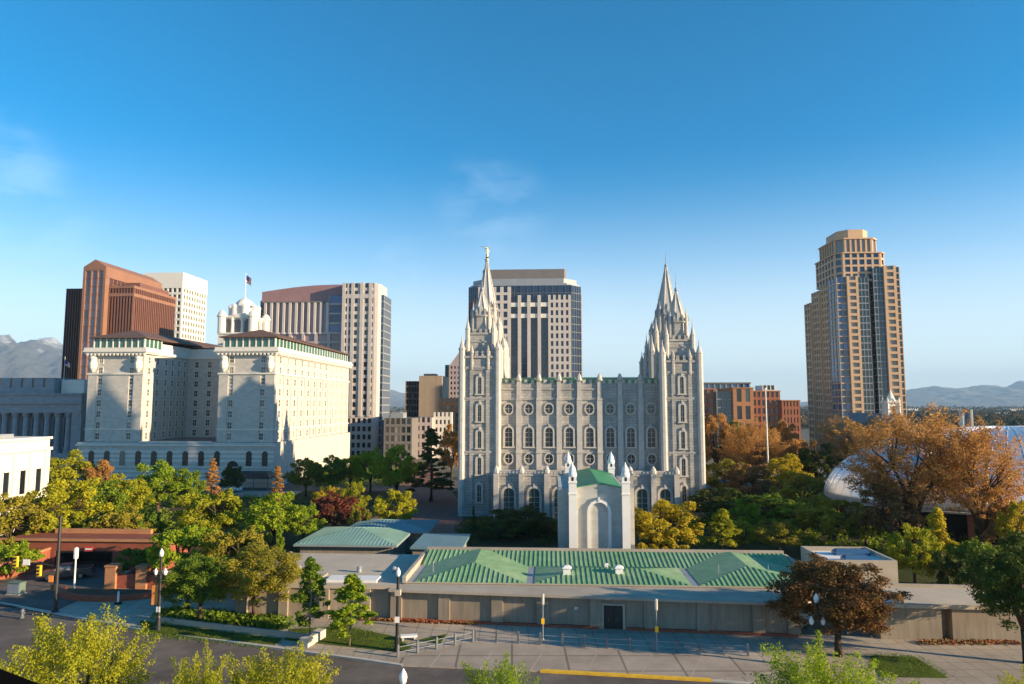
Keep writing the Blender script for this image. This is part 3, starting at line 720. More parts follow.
pavilion('pavilion', 'darker teal roofed pavilion half hidden behind the pale hip roof', XA(345, 121), 121.5, 15.0, 12, 3.7, 'flat_roof_metal', .9)
t = thing('shelter', 'small shelter with flat dark teal roof between the hip roofs', 'shelter', (XA(412, 108), 108, 0), GR)
MB().box(.3, 7.6, .5, 11, 0, 3.3).build('wall', 'wall_panel', t); MB().box(0, 8.1, 0, 11.6, 3.3, 3.6).build('roof', 'flat_roof_metal', t)

# right hand tan box and low building
t = thing('service_block', 'plain tan block with parapet and rooftop skylights behind the red tree', 'building', (38.6, 86.2, 0), GR)
w_, d_, h_ = 8.6, 8.4, 6.5
b = MB(); b.box(0, w_, 0, d_, 0, 5.9); b.box(0, w_, 0, .3, 5.9, h_); b.box(0, w_, d_ - .3, d_, 5.9, h_); b.box(0, .3, .3, d_ - .3, 5.9, h_); b.box(w_ - .3, w_, .3, d_ - .3, 5.9, h_)
b.build('wall', 'tan_concrete', t)
MB().box(.3, w_ - .3, .3, d_ - .3, 5.9, 5.95).build('roof', 'white_roof', t)
for (a, c, e_) in ((3.0, 6.2, 1.4), (3.4, 7.8, 5.2)):
    b = MB(); b.box(a, c, e_, e_ + 1.6, 5.95, 6.3); b.loft([[(a, e_, 6.3), (c, e_, 6.3), (c, e_+1.6, 6.3), (a, e_+1.6, 6.3)], [(a+.3, e_+.6, 6.7), (c-.3, e_+.6, 6.7), (c-.3, e_+1, 6.7), (a+.3, e_+1, 6.7)]]); b.build('skylight', 'blue_glass', t)
g0 = G(882, 641); 
t = thing('gatehouse', 'low tan flat roofed building by the orange flowers at the lower right', 'building', (g0[0], g0[1] + .2, 0), R(-5))
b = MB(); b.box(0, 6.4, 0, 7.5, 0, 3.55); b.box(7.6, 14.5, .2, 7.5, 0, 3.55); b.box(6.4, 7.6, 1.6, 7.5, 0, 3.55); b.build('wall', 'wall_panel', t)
MB().box(-.2, 14.8, -.25, 7.8, 3.55, 3.85).build('roof', 'gravel_roof', t)
b = MB(); b.box(2.2, 2.6, 0, 7.8, 3.85, 4.25); b.box(2.6, 14.8, 7.4, 7.8, 3.85, 4.2); b.box(-.2, 14.8, -.25, .05, 3.85, 3.98); b.build('parapet', 'tan_concrete', t)
MB().box(.2, 2.1, .4, 2.4, 3.85, 4.4).build('roof_unit', 'white_paint', t)
gx, gy = g0
clump_strip('flower_bed', lambda rg: (gx + rg.uniform(3.2, 14), gy - 1.0 + rg.uniform(-.5, .7) - .05*rg.uniform(0, 10)), 800, 'flowers', .10, .25, 'orange flowers in front of the low tan building')

# ================================================================== HOTEL
HY = 217.0; hx0 = XA(87, HY + 3.4)
HT = thing('hotel', 'huge white terracotta hotel with brown roof, twin wings and a domed cupola', 'hotel', (hx0, HY + 2.6, 0), GR)
WW = 18.8; HWD = XA(276, HY) - hx0; cz = 42.6; pod = 14.0
bx0 = HWD - WW
wall = MB()
def hotel_wall(x0, x1, y0, y1): wall.box(x0, x1, y0, y1, pod - .2, cz)
DP = 80.0
hotel_wall(.35, WW - .35, .35, 6); hotel_wall(.6, WW - 1.2, 6, DP)
hotel_wall(WW - 1.2, bx0 + .6, 29, DP)
hotel_wall(bx0 + .35, HWD - .35, .35, 6); hotel_wall(bx0 + .6, HWD - .35, 6, DP)
def punched(fr, xs, zs, w_=1.25, h_=2.0, gm='hotel_glass'):
    for x in xs:
        for z in zs:
            window(HT, fr @ Matrix.Translation((x - w_/2, -.03, z)), w_, h_, gm)
            trim.m = fr; trim.box(x - w_/2 - .2, x + w_/2 + .2, -.16, 0, z - .3, z - .03); trim.box(x - w_/2 - .15, x + w_/2 + .15, -.12, 0, z + h_ + .02, z + h_ + .3)
            trim.box(x - w_/2 - .2, x - w_/2 - .01, -.12, 0, z - .02, z + h_ + .02); trim.box(x + w_/2 + .01, x + w_/2 + .2, -.12, 0, z - .02, z + h_ + .02); trim.box(x - w_/2, x + w_/2, -.07, -.031, z + h_*.5 - .05, z + h_*.5 + .05); trim.box(x - .04, x + .04, -.06, -.031, z, z + h_); trim.m = Matrix.Identity(4)
trim = MB()
rows = [14.6 + 3.48*i for i in range(8)]
for x0 in (0, bx0):
    fr = frame(0, x0 + .35, .35); W_ = WW - .7
    # corner piers of the wing front and flanks
    for x in (0, W_ - 3.0): wall.box(x0 + .35 + x, x0 + .35 + x + 3.0, 0, .352, pod, cz - 6)
    wall.box(x0 + .35 + 4.6, x0 + .35 + W_ - 4.6, .1, .352, pod, cz - 6.5)
    punched(fr, (3.9, W_ - 3.9), rows)
    trim.box(x0, x0 + WW, -.25, .36, 35.2, 35.7); trim.box(x0 + .1, x0 + WW - .1, -.15, .36, 17.6, 18.0)
    # cartouches under the cornice
    for x in (x0 + 1.9, x0 + WW - 1.9):
        trim.lathe(x, -.15, [(.3, 36.0), (1.1, 37.2), (1.3, 38.6), (.9, 39.8), (1.2, 40.6), (.5, 41.3)], 10)
        trim.box(x - .9, x + .9, -.55, .36, 40.2, 41.6)
xs = [4.2 + i*(DP - 8.5)/11 for i in range(12)]
fr = frame(90, HWD - .35, .0); punched(fr, xs, rows, 1.3, 2.1, 'sky_sheen_glass')
punched(fr, (1.6, 3.0), rows[:0])
fr = frame(90, WW - 1.2, 6); punched(fr, (3.5, 8.5, 12.5, 16.5, 20.5), rows[:8], 1.15, 2.0)
fr = frame(90, WW - .35, 0); punched(fr, (3.2,), rows, 1.1, 2.0)
fr = frame(0, WW - 1.2, 29); punched(fr, (3.2, 8.0, 12.8, 17.0), rows, 1.3, 2.1)
trim.box(HWD - .36, HWD + .15, -.1, DP, 35.2, 35.7); trim.box(HWD - .36, HWD + .05, 0, DP, 17.6, 18.0)
for i in range(13):   # shallow piers on the long flank
    y = 1.6 + i*(DP - 3.2)/12; wall.box(HWD - .352, HWD - .1, y - .9, y + .9, pod, cz - 7)
wall.build('wall', 'white_terracotta', HT, fix=False)
# cornices with brackets, then the attic with green windows and the eaves
cn = MB()
def cornice(x0, x1, y0, y1):
    cn.box(x0 - .7, x1 + .7, y0 - .7, y1 + .7, cz - .7, cz - .2); cn.box(x0 - 1.15, x1 + 1.15, y0 - 1.15, y1 + 1.15, cz - .2, cz + .35)
    cn.box(x0 - .9, x1 + .9, y0 - .9, y0 - .6, cz + .35, cz + 1.25); cn.box(x1 + .6, x1 + .9, y0 - .6, y1, cz + .35, cz + 1.25); cn.box(x0 - .9, x0 - .6, y0 - .6, y1, cz + .35, cz + 1.25)
    x = x0
    while x < x1: cn.box(x, x + .5, y0 - .95, y0 - .02, cz - 1.3, cz - .7); x += 1.25
cornice(0, WW, 0, 6); cornice(bx0, HWD, 0, DP); cn.box(0, WW - .6, 7.0, DP, cz - .6, cz + .3); cn.box(WW - 1, bx0, 28.3, 40, cz - .6, cz + .3)
y = 1.0
while y < DP: cn.box(HWD + .02, HWD + .95, y, y + .5, cz - 1.3, cz - .7); y += 1.25
cn.build('cornice', 'white_trim', HT, fix=False); trim.build('trim', 'white_trim', HT, fix=False)
at0, at1 = cz + .35, cz + 4.4
aw = MB()
def attic(x0, x1, y0, y1, nf, ns, right=True):
    faces = {'F': (nf, 1, .38, 1.0)}
    if ns: faces['R'] = (ns, 1, .38, 1.0)
    block(HT, 'attic', x0, x1, y0, y1, at0, at1, faces, 'white_trim', 'green_glass', .25)
attic(.8, WW - .8, 1.0, 11, 8, 4); attic(bx0 + .8, HWD - .8, 1.0, DP - .5, 8, 26)
block(HT, 'attic', 1.0, WW - 2, 11, DP - 1, at0, at1 - .9, {}, 'white_trim', 'green_glass'); block(HT, 'attic', WW - 2, bx0 + .8, 31, DP - 1, at0, at1 - 1.2, {}, 'white_trim', 'green_glass')
def hiproof(name, x0, x1, y0, y1, z, rise, ov=1.0):
    x0 -= ov; x1 += ov; y0 -= ov; y1 += ov; k = min(x1-x0, y1-y0)/2 * .98
    f = MB(); lo = [(x0,y0,z), (x1,y0,z), (x1,y1,z), (x0,y1,z)]; f.loft([[(a, c, z - .3) for a, c, _ in lo], lo, [(x0+k, y0+k, z+rise), (x1-k, y0+k, z+rise), (x1-k, y1-k, z+rise), (x0+k, y1-k, z+rise)]])
    return f.build(name, 'brown_roof', HT)
hiproof('roof', .8, WW - .8, 1, DP - 1, at1 + .31, 3.2); hiproof('roof', bx0 + .8, HWD - .8, 1, DP - 1, at1 + .31, 3.2); hiproof('roof', WW - 1.9, bx0 + .7, 32, 60, at1 - .9, 2.2, .3)
# podium
block(HT, 'podium', -.8, HWD + .8, -1.6, 31, 0, pod - .21, {}, 'white_terracotta', 'hotel_glass')
p = MB()
p.box(-1.2, HWD + 1.2, -2.0, -1.58, pod - 1.3, pod - .8); p.box(-1.0, HWD + 1.0, -1.85, -1.58, 6.0, 6.0 + .35)
p.box(WW + .5, bx0 - .5, -1.6, -1.2, pod - .8, pod + .15)
for z in (1.8, 3.2, 4.6, 7.8, 9.2, 10.6): p.box(-.9, HWD + .9, -1.72, -1.6, z, z + .9) if False else p.box(-.85, HWD + .85, -1.68, -1.602, z, z + .7)
p.build('podium_trim', 'white_trim', HT, fix=False)
MB().box(WW - 1, bx0 + 1, 2, 28.9, pod - .22, pod - .1).build('courtyard_roof', 'mech_grey', HT)
for i in range(12):
    x = 4.0 + i*(HWD - 6) / 11.0
    if i == 9: 
        o = link('door', arch_mesh('door', 3.6, 8.2, 'hotel_glass', -.12, .1), HT); o.location = (x, -1.6, 0)
    else:
        o = link('window', arch_mesh('window', 1.8, 4.6, 'hotel_glass', -.12, .1), HT); o.location = (x, -1.6, 6.6)
block(HT, 'podium', HWD + .02, HWD + .8, 31, DP, 0, pod - .21, {}, 'white_terracotta', 'hotel_glass')
# cupola
cq = (HWD - 20.5, 21.0)
zb = at1 + 3.2; X_, Y_ = cq
cu = MB(); cu.box(X_-6.2, X_+6.2, Y_-6.2, Y_+6.2, at1 - 1, zb - .5); cu.box(X_-6.5, X_+6.5, Y_-6.5, Y_+6.5, zb - .5, zb)
cu.box(X_-4.9, X_+4.9, Y_-4.9, Y_+4.9, zb, zb + 6.0); cu.box(X_-5.6, X_+5.6, Y_-5.6, Y_+5.6, zb + 5.2, zb + 5.8)
for sx in (-1, 1):
    for sy in (-1, 1):
        x, y = X_ + sx*5.4, Y_ + sy*5.4
        cu.lathe(x, y, [(1.35, zb), (1.35, zb + 5.4), (1.7, zb + 5.5), (1.7, zb + 6.0), (1.4, zb + 6.2), (1.25, zb + 6.9), (.7, zb + 7.5), (.1, zb + 7.8)], 12)
    for k in (-1, 1):
        cu.lathe(X_ + sx*1.75, Y_ + k*5.2, [(.5, zb), (.42, zb + 4.2), (.6, zb + 4.5), (.6, zb + 5.2)], 8); cu.lathe(X_ + k*5.2, Y_ + sx*1.75, [(.5, zb), (.42, zb + 4.2), (.6, zb + 4.5), (.6, zb + 5.2)], 8)
cu.lathe(X_, Y_, [(5.0, zb + 6.0), (5.0, zb + 6.5), (4.3, zb + 6.7), (4.3, zb + 8.4), (4.6, zb + 8.5), (4.6, zb + 8.9), (3.5, zb + 9.0), (3.5, zb + 9.6), (3.1, zb + 10.8), (2.2, zb + 11.8), (1.1, zb + 12.4), (.5, zb + 12.5), (.4, zb + 13.0), (.1, zb + 13.2)], 16)
for k in range(8):
    a = k * math.pi / 4 + .39; cu.lathe(X_ + 4.5*math.cos(a), Y_ + 4.5*math.sin(a), [(.75, zb + 6.2), (.75, zb + 8.9), (.95, zb + 9.0), (.8, zb + 9.7), (.1, zb + 10.4)], 8)
co_ = cu.build('cupola', 'white_trim', HT)
am = arch_mesh('arched_opening', 2.2, 4.6, 'mech_grey', -.03, .1)
for an in (0, 90, -90):
    for dx in (-3.4, 0, 3.4):
        o = link('arched_opening', am, co_); o.matrix_local = Matrix.Translation((X_, Y_, zb + .2)) @ Matrix.Rotation(R(an), 4, 'Z') @ Matrix.Translation((dx, -4.9, 0))
fp = thing('flagpole', 'tall white flagpole with flag above the white cupola', 'flagpole', tuple(HT.matrix_basis @ Vector((cq[0], cq[1], zb + 13.0))), GR)
MB().lathe(0, 0, [(.14, 0), (.08, 8.4), (.2, 8.5), (.03, 8.8)], 8).build('pole', 'white_paint', fp)
def flag(parent, z, w_, h_):
    def wav(x0, x1, za, zb_, y): 
        b = MB(); n = 8; top = []; 
        for i in range(n + 1):
            x = x0 + (x1-x0)*i/n; dr = -.9*((x)/w_)**1.3*h_*.6
            top.append((x, y + .25*math.sin(x*2.2), dr))
        b.loft([[(x, yy - .02, z + za + d_) for x, yy, d_ in top] + [(x, yy + .02, z + za + d_) for x, yy, d_ in reversed(top)], [(x, yy - .02, z + zb_ + d_) for x, yy, d_ in top] + [(x, yy + .02, z + zb_ + d_) for x, yy, d_ in reversed(top)]]); return b
    st = h_/7
    for k in range(7): wav(.12 if k < 3 else .12, w_, k*st, (k+1)*st - .002, 0).build('stripe', 'flag_red' if k % 2 == 0 else 'white_paint', parent)
    c = wav(.1, w_*.45, h_*.43, h_ + .01, 0); c.v = [(x, y*1.0 + (-.03 if i % 2 == 99 else 0), zz) for i, (x, y, zz) in enumerate(c.v)]
    for i, (x, y, zz) in enumerate(c.v): c.v[i] = (x, y - .03 if y < .25*math.sin(x*2.2) else y + .03, zz)
    c.build('canton', 'flag_blue', parent)
flag(fp, 5.4, 2.2, 2.6)
# entrance canopy
t = thing('entrance_canopy', 'dark awning in front of the white hotel entrance', 'canopy', (XA(254, 211), 209.5, 0), GR)
b = MB(); b.loft([[(-7, -2.5, 3.6), (7, -2.5, 3.6), (7, 3.5, 3.6), (-7, 3.5, 3.6)], [(-7, -2.5, 4.0), (7, -2.5, 4.0), (7, 3.5, 4.3), (-7, 3.5, 4.3)], [(-5.5, -.5, 5.2), (5.5, -.5, 5.2), (5.5, 2.5, 5.4), (-5.5, 2.5, 5.4)]]); b.build('awning', 'black_paint', t)
for x in (-6.5, -2.2, 2.2, 6.5): MB().lathe(x, -2.1, [(.16, 0), (.12, 3.6)], 8).build('post', 'grey_paint', t)

# ================================================================== OTHER TOWERS
def tw(name, label, px, Y, py=300): return thing(name, label, 'tower block', (XA(px, Y, py), Y, 0), GR, None)
# copper coloured tower
B = tw('glass_tower', 'coppery brown glass office tower with gabled spine behind the white hotel', 82, 330)
sw = 11.4; gz = 93.0
wall = MB(); wall.box(.4, sw - .4, .4, 48, 0, gz)
wall.add([(0, .0, gz), (sw, .0, gz), (sw/2, .0, gz + 3.6), (0, 48, gz), (sw, 48, gz), (sw/2, 48, gz + 3.6)], [(0, 1, 2), (5, 4, 3), (0, 2, 5, 3), (1, 4, 5, 2)])
facade(B, wall, frame(0, 0, 0), sw, 5, gz - 2, 3, 22, .55, .25, .4, 'purple_glass', .25, 1.2)
wall.box(0, sw, -.2, .4, gz - 2, gz)
facade(B, wall, frame(90, sw, .4), 47.6, 70, gz - 5.2, 14, 6, .3, .2, .4, 'bronze_glass', 0, 2.6)
wall.m = frame(90, sw, .4); wall.box(0, 47.6, -.15, .4, gz - 5.2, gz); wall.box(0, 47.6, 0, .4, 0, 70); wall.m = Matrix.Identity(4)
wall.build('spine', 'gold_stone', B, fix=False)
block(B, 'wing', sw + .2, sw + 12.6, 3, 40, 0, 83.6, {'F': (8, 1, .55, 4.2, 'bronze_glass', .2), 'R': (22, 1, .7, 4.2, 'bronze_glass', .25)}, 'bronze_metal', 'bronze_glass', .5)
b = MB(); b.box(sw + .1, sw + 12.95, 2.6, 40.3, 78.6, 80.2); b.box(sw + .1, sw + 12.95, 2.6, 40.3, 82.6, 84.0); b.build('band', 'gold_stone', B)
b = MB(); b.box(sw + 2, sw + 10, 12, 38, 83.9, 87); b.build('penthouse', 'bronze_metal', B)
block(B, 'wing', -10.4, -.2, 3, 40, 0, 82.8, {'F': (8, 1, .4, 3.0, 'bronze_glass', .1)}, 'bronze_dark', 'bronze_glass', .5)
# white grid tower
B = tw('office_tower', 'white concrete office tower with square window grid behind the brown tower', 143, 430)
block(B, 'wall', 0, 25.5, 0, 31, 0, 99.5, {'F': (8, 24, 1.0, 1.5), 'R': (9, 24, 1.35, 1.7)}, 'white_concrete', 'dark_glass', .7)
MB().box(-.1, 25.6, -.1, 31.1, 99.5, 109.5).build('attic', 'white_concrete', B)
# rose and stone tower behind the hotel
B = tw('office_tower', 'pinkish office tower with curved rose roof right behind the hotel cupola', 262, 330)
x1 = XA(343, 330, 310) - XA(262, 330, 300); x2 = XA(383, 330, 310) - XA(262, 330, 300)
block(B, 'wall', 0, x1, 3, 40, 0, 60, {'F': (6, 13, 1.5, 1.0)}, 'rose_stone', 'purple_glass', .9)
block(B, 'wall', 0, x1 - 7.5, 3, 40, 60.0, 75.5, {'F': (10, 1, 1.15, .9, None, .3)}, 'tan_stone', 'purple_glass', .9, .7, 'mech_grey')
block(B, 'glazed_bay', x1 - 7.5, x1, 3, 40, 60.0, 79.0, {'F': (1, 4, .4, .9)}, 'rose_stone', 'blue_glass', .6)
block(B, 'stone_bay', x1, x2 - 3.2, 0, 15, 0, 84.5, {'F': (6, 22, .9, 1.5)}, 'tan_stone', 'dark_glass', .7)
b = MB(); b.box(x1 + .02, x2 - 3.4, -.3, -.02, 77, 79)
for i in range(4): xx = x1 + 1 + i*(x2 - x1 - 6.4)/3; b.box(xx - .8, xx + .8, -.35, -.02, 20, 84.6)
b.build('pier', 'tan_stone', B)
b = MB(); b.loft([[(x2 - 3.2, 0.1, z), (x2 - 1.9, .4, z), (x2 - 1.1, 1.2, z), (x2 - .9, 2.4, z), (x2 - .9, 14, z), (x2 - 3.2, 14, z)] for z in (0, 84.0)]); b.build('corner', 'tan_stone', B)
block(B, 'glazed_flank', x2 - 6, x2 + .6, 2.4, 17.5, 0, 79, {'F': (1, 22, .2, .6), 'R': (7, 22, .25, .6)}, 'grey_metal', 'blue_glass', .4)
b = MB(); rg = []
for i in range(14):
    x = -2.0 + (x1 + 13.5) * i / 13; rg.append((x, 80.6 + 4.0*math.sin(min(1, (i + 1) / 10) * math.pi / 2)))
ring = lambda y, dz=0: [(x, y, z + dz) for x, z in rg] + [(x, y, 75.8 if x < x1 - 8 else 79.3) for x, _ in reversed(rg)]
b.loft([ring(4.5), ring(36)]); b.build('roof', 'rose_roof', B)
block(B, 'stair_tower', -4.2, -.05, 8, 30, 0, 77.5, {}, 'mech_grey', 'dark_glass')
# tower behind the temple
B = tw('office_tower', 'beige and dark glass office tower directly behind the temple', 466, 330)
tw_ = XA(582, 330, 300) - XA(466, 330, 300)
z1_, z2_ = 84.0, 78.0
def chamf(x0, x1, y0, y1, c): return [(x0 + c, y0), (x1 - c, y0), (x1, y0 + c), (x1, y1 - c), (x1 - c, y1), (x0 + c, y1), (x0, y1 - c), (x0, y0 + c)]
wall = MB(); wall.prism(chamf(.6, tw_ - .6, 1.6, 41, 5), 0, z1_); wall.build('core', 'grey_metal', B)
fr_ = frame(0, 5.2, 1.0)
W_ = tw_ - 10.4
ctr = MB(); facade(B, ctr, fr_, W_, 30, 83.6, 15, 14, .14, .22, .3, 'navy_glass'); ctr.build('curtain_wall', 'grey_paint', B, fix=False)
for s, (ox, oy, an) in enumerate(((tw_ - 5.3, 1.1, 45), (.5, 6.3, -45))):
    c2 = MB(); facade(B, c2, frame(an, ox, oy), 6.9, 30, 83.6, 4, 14, .14, .22, .3, 'navy_glass'); c2.build('curtain_wall', 'grey_paint', B, fix=False)
c2 = MB(); facade(B, c2, frame(90, tw_ - .1, 6.6), 30, 30, 80, 8, 14, .9, 1.2, .5, 'navy_glass'); c2.build('flank_wall', 'tan_stone', B, fix=False)
block(B, 'stone_bay', tw_ - 16.6, tw_ - 5.6, -.4, 1.0, 30, 78.6, {'F': (4, 13, 1.25, 1.35)}, 'tan_stone', 'navy_glass', .8)
block(B, 'stone_bay', 6.0, 21.9, -.4, 1.0, 30, 82.8, {'F': (4, 13, 1.6, 1.3)}, 'tan_stone', 'navy_glass', .8)
b = MB()
for xx in (25.3, 29.9, 34.9): b.box(xx, xx + 1.6, -.5, .98, 30, 78.6)
b.build('pier', 'tan_stone', B)
b = MB(); b.box(22.0, tw_ - 16.7, -.15, .98, 73.0, 75.0); b.box(22.0, tw_ - 16.7, -.15, .98, 67.5, 69.5); b.build('spandrel', 'white_concrete', B)
b = MB(); b.prism(chamf(1.4, tw_ - 1.4, 2.4, 40, 6), z1_ + .02, z1_ + .9); b.prism(chamf(2.4, tw_ - 2.4, 3.4, 39, 6.5), z1_ + .9, z1_ + 3.4); b.build('crown', 'grey_metal', B)
b = MB(); P = chamf(7.5, tw_ - 7.5, 6, 36, 1); b.loft([[(x, y, z1_ + 3.4) for x, y in P], [(x, y, z1_ + 8.6) for x, y in P]]); b.build('penthouse', 'mech_grey', B)
# condominium tower at the right
B = tw('residential_tower', 'tall stepped stone and green glass residential tower on the right', 838, 330)
bw_ = XA(900, 330, 300) - XA(838, 330, 300)
def stage(root, x0, x1, y0, y1, c, z0, z1, rows, nF, nL, pier, sp, wm, gm, dp=.5):
    """a storeyed stage with cut corners"""
    w_ = MB(); w_.prism(chamf(x0 + dp, x1 - dp, y0 + dp, y1 - dp, c), z0, z1 - .02); k = c * math.sqrt(2)
    facade(root, w_, frame(0, x0 + c, y0), x1 - x0 - 2*c, z0, z1, nF, rows, pier, sp, dp + .02, gm)
    facade(root, w_, frame(45, x1 - c + .02, y0), k, z0, z1, 1, rows, pier*.8, sp, dp, gm); facade(root, w_, frame(-45, x0, y0 + c + .02), k, z0, z1, 1, rows, pier*.8, sp, dp, gm)
    facade(root, w_, frame(90, x1, y0 + c), y1 - y0 - 2*c, z0, z1, nL, rows, pier, sp, dp + .02, gm); facade(root, w_, frame(-90, x0, y1 - c), y1 - y0 - 2*c, z0, z1, nL, rows, pier, sp, dp + .02, gm)
    return w_.build('upper_stage', wm, root, fix=False)
zA, zB = 88.4, 93.4
block(B, 'glazed_bay', 0, 4.6, .8, 12, 0, zA - .6, {'F': (2, 27, .2, .5), 'L': (3, 27, .25, .5)}, 'orange_stone', 'blue_glass', .3)
block(B, 'stone_bay', 4.6, 10.0, 0, 20, 0, zA, {'F': (1, 27, 1.15, 1.25, 'dark_glass')}, 'orange_stone', 'dark_glass', .7)
block(B, 'glazed_bay', 10.0, 15.2, .8, 20, 0, zA - .6, {'F': (3, 27, .18, .4), 'R': (2, 27, .3, .5)}, 'grey_metal', 'teal_glass', .3)
block(B, 'recess', 15.2, 17.6, 4.5, 20, 0, zA, {'F': (1, 27, .5, .8)}, 'brown_precast', 'dark_glass', .4)
block(B, 'glazed_bay', 17.6, 22.4, .8, 20, 0, zB - 1, {'F': (3, 28, .18, .4), 'L': (2, 28, .3, .5)}, 'grey_metal', 'teal_glass', .3)
block(B, 'stone_bay', 22.4, 28.2, 0, 22, 0, zB, {'F': (1, 28, 1.25, 1.25, 'dark_glass')}, 'orange_stone', 'dark_glass', .7)
block(B, 'glazed_bay', 28.2, bw_, .8, 24, 0, zB - .6, {'F': (1, 28, .3, .5), 'R': (6, 28, .5, .7)}, 'orange_stone', 'teal_glass', .3)
block(B, 'flank', .4, 12, 12, 22, 0, zA - 1, {'L': (3, 26, 1.2, 1.1)}, 'orange_stone', 'dark_glass', .6)
block(B, 'flank', -.6, 12, 22, 32, 0, zA - 3.5, {'L': (3, 25, 1.0, 1.1)}, 'orange_stone', 'dark_glass', .6); block(B, 'flank', -1.6, 12, 32, 40, 0, 80.0, {'L': (2, 23, 1.0, 1.1)}, 'orange_stone', 'dark_glass', .6)
stage(B, 1.2, 25.5, 2.5, 32, 3.0, zA - 2, 100.6, 4, 5, 6, 1.0, .95, 'orange_stone', 'blue_glass')
stage(B, 2.4, 23.0, 4.0, 30, 3.6, 100.6, 107.6, 1, 5, 6, .9, .6, 'orange_stone', 'dark_glass')
b = MB(); b.prism(chamf(2.0, 23.4, 3.6, 30.4, 3.6), 107.6, 108.3); b.prism(chamf(4.8, 20.0, 6, 27, 4), 108.3, 113.0); b.prism(chamf(.8, 25.9, 2.1, 32.4, 3.0), 100.1, 100.62); b.build('crown', 'orange_stone', B)
for k in range(27):
    z = 4 + k*3.3
    q = MB(); q.box(bw_ + .02, bw_ + 1.3, 5, 9, z, z + .25); q.box(bw_ + 1.2, bw_ + 1.3, 5, 9, z + .25, z + 1.2); q.build('balcony', 'orange_stone', B)
# red brick offices
B = tw('brick_building', 'red and orange brick building with glass stair bay right of the temple', 700, 330)
for args in ((0, 7.0, 3, 30, 0, 33.0, 'red_brick', (2, 8, 1.1, 1.3)), (14.5, 24.2, 0, 30, 0, 33.4, 'orange_brick', (2, 4, 1.7, 2.0)), (24.2, 38.0, 4, 30, 0, 32.0, 'red_brick', (6, 8, .9, 1.3)), (38.0, 46.5, 2, 30, 0, 27.4, 'red_brick', (5, 7, .9, 1.3))):
    block(B, 'wall', *args[:6], {'F': args[7], 'R': (5, args[7][1], 1.2, 1.3)}, args[6], 'dark_glass', .6, .5, 'orange_brick', .3)
block(B, 'glazed_bay', 7.0, 14.5, 1.5, 28, 0, 32.0, {'F': (3, 8, .25, .5)}, 'grey_metal', 'teal_glass', .4)
block(B, 'penthouse', 31, 37, 8, 20, 32.5, 35.2, {'F': (3, 1, .4, .4)}, 'white_concrete', 'dark_glass', .4)
B = tw('warehouse', 'grey blue flat roofed hall showing above the red brick building', 700, 420)
block(B, 'wall', 0, 29, 0, 40, 0, 38.5, {'F': (8, 3, .8, 9.5)}, 'grey_metal', 'blue_glass', .4, .8, 'mech_grey', .4)
# beige and other blocks in the gap left of the temple
B = tw('apartment_block', 'tan and brown apartment block between the hotel and the temple', 406, 400)
block(B, 'wall', 0, 8.4, 2, 25, 0, 39.5, {'F': (5, 11, .45, 1.0)}, 'brown_precast', 'dark_glass', .9)
block(B, 'wall', 8.4, 22.0, 0, 25, 0, 42.5, {'F': (3, 11, 3.6, 2.1)}, 'beige', 'dark_glass', .3)
block(B, 'roof_plant', 10, 17, 6, 15, 42.5, 44, {}, 'beige', 'dark_glass')
B = tw('gabled_tower', 'pink stone tower with slanted gable peeping out left of the temple', 445, 450)
block(B, 'wall', 3.0, 20, 0, 25, 0, 51, {'F': (7, 15, 1.1, 1.7)}, 'rose_stone', 'dark_glass', .5)
block(B, 'side_wing', 0, 3.0, 3, 25, 0, 52, {}, 'cabinet_green', 'dark_glass')
b = MB(); b.loft([[(3, y, 51), (20, y, 51), (20, y, 64), (12.5, y, 64)] for y in (-.02, 25)]); b.build('gable', 'rose_stone', B)
B = tw('brick_building', 'low orange brick building tucked against the left edge of the temple', 440, 345)
block(B, 'wall', 0, 14, 0, 20, 0, 29, {'F': (5, 8, 1.2, 1.5)}, 'orange_brick', 'dark_glass', .4)
B = tw('office_building', 'low pale pink building in front of the tan apartment block', 411, 330)
block(B, 'wall', 0, 11, 0, 20, 0, 19.5, {'F': (4, 5, 1.0, 1.6)}, 'rose_stone', 'dark_glass', .4); block(B, 'wing', 11, 20, 4, 20, 0, 22, {'F': (4, 6, 1.0, 1.6)}, 'cream_render', 'dark_glass', .4)
B = tw('office_building', 'dark grey low building just right of the rose roofed tower', 386, 315)
block(B, 'wall', 0, 13, 0, 25, 0, 19.5, {'F': (5, 5, .6, 1.2)}, 'mech_grey', 'dark_glass', .4); block(B, 'roof_plant', 2, 8, 4, 12, 19.5, 22, {}, 'grey_metal', 'dark_glass')

# colonnaded building and its white neighbour
B = thing('colonnade_building', 'grey stone building with a row of columns beside the hotel', 'building', (XA(84, 236) - 62, 240, 0), GR)
hz = ZA(395, 238)
b = MB(); b.box(0, 61, 2.4, 40, 0, hz); b.box(0, 61, -.4, 2.4, hz - 6.2, hz); b.box(-.3, 61.3, -1.0, 2.3, hz - 3.1, hz - 2.5); b.box(-.3, 61.3, -.8, 2.3, hz - .01, hz + .6); b.box(0, 61, -.6, 2.4, 0, 9.0); b.box(57.5, 61, 0, 2.4, 9, hz - 6.2); b.box(56.6, 57.4, 1.2, 2.4, 9, hz - 6.2)
b.build('wall', 'grey_stone', B)
for i in range(15):
    q = MB(); q.lathe(2 + i*3.85, .9, [(1.25, 9.0), (1.25, 9.4), (1.0, 9.6), (.85, hz - 7.4), (1.05, hz - 7.2), (1.25, hz - 6.6), (1.25, hz - 6.2)], 12); q.build('column', 'grey_stone', B)
wb = MB()
for i in range(14): window(B, Matrix.Translation((3.3 + i*3.85, 2.34, 11)), 1.3, hz - 19, 'dark_glass')
block(B, 'penthouse', 6, 46, 6, 26, hz + .6, hz + 6.2, {'F': (9, 1, 3.2, 2.2)}, 'grey_stone', 'dark_glass', .3)
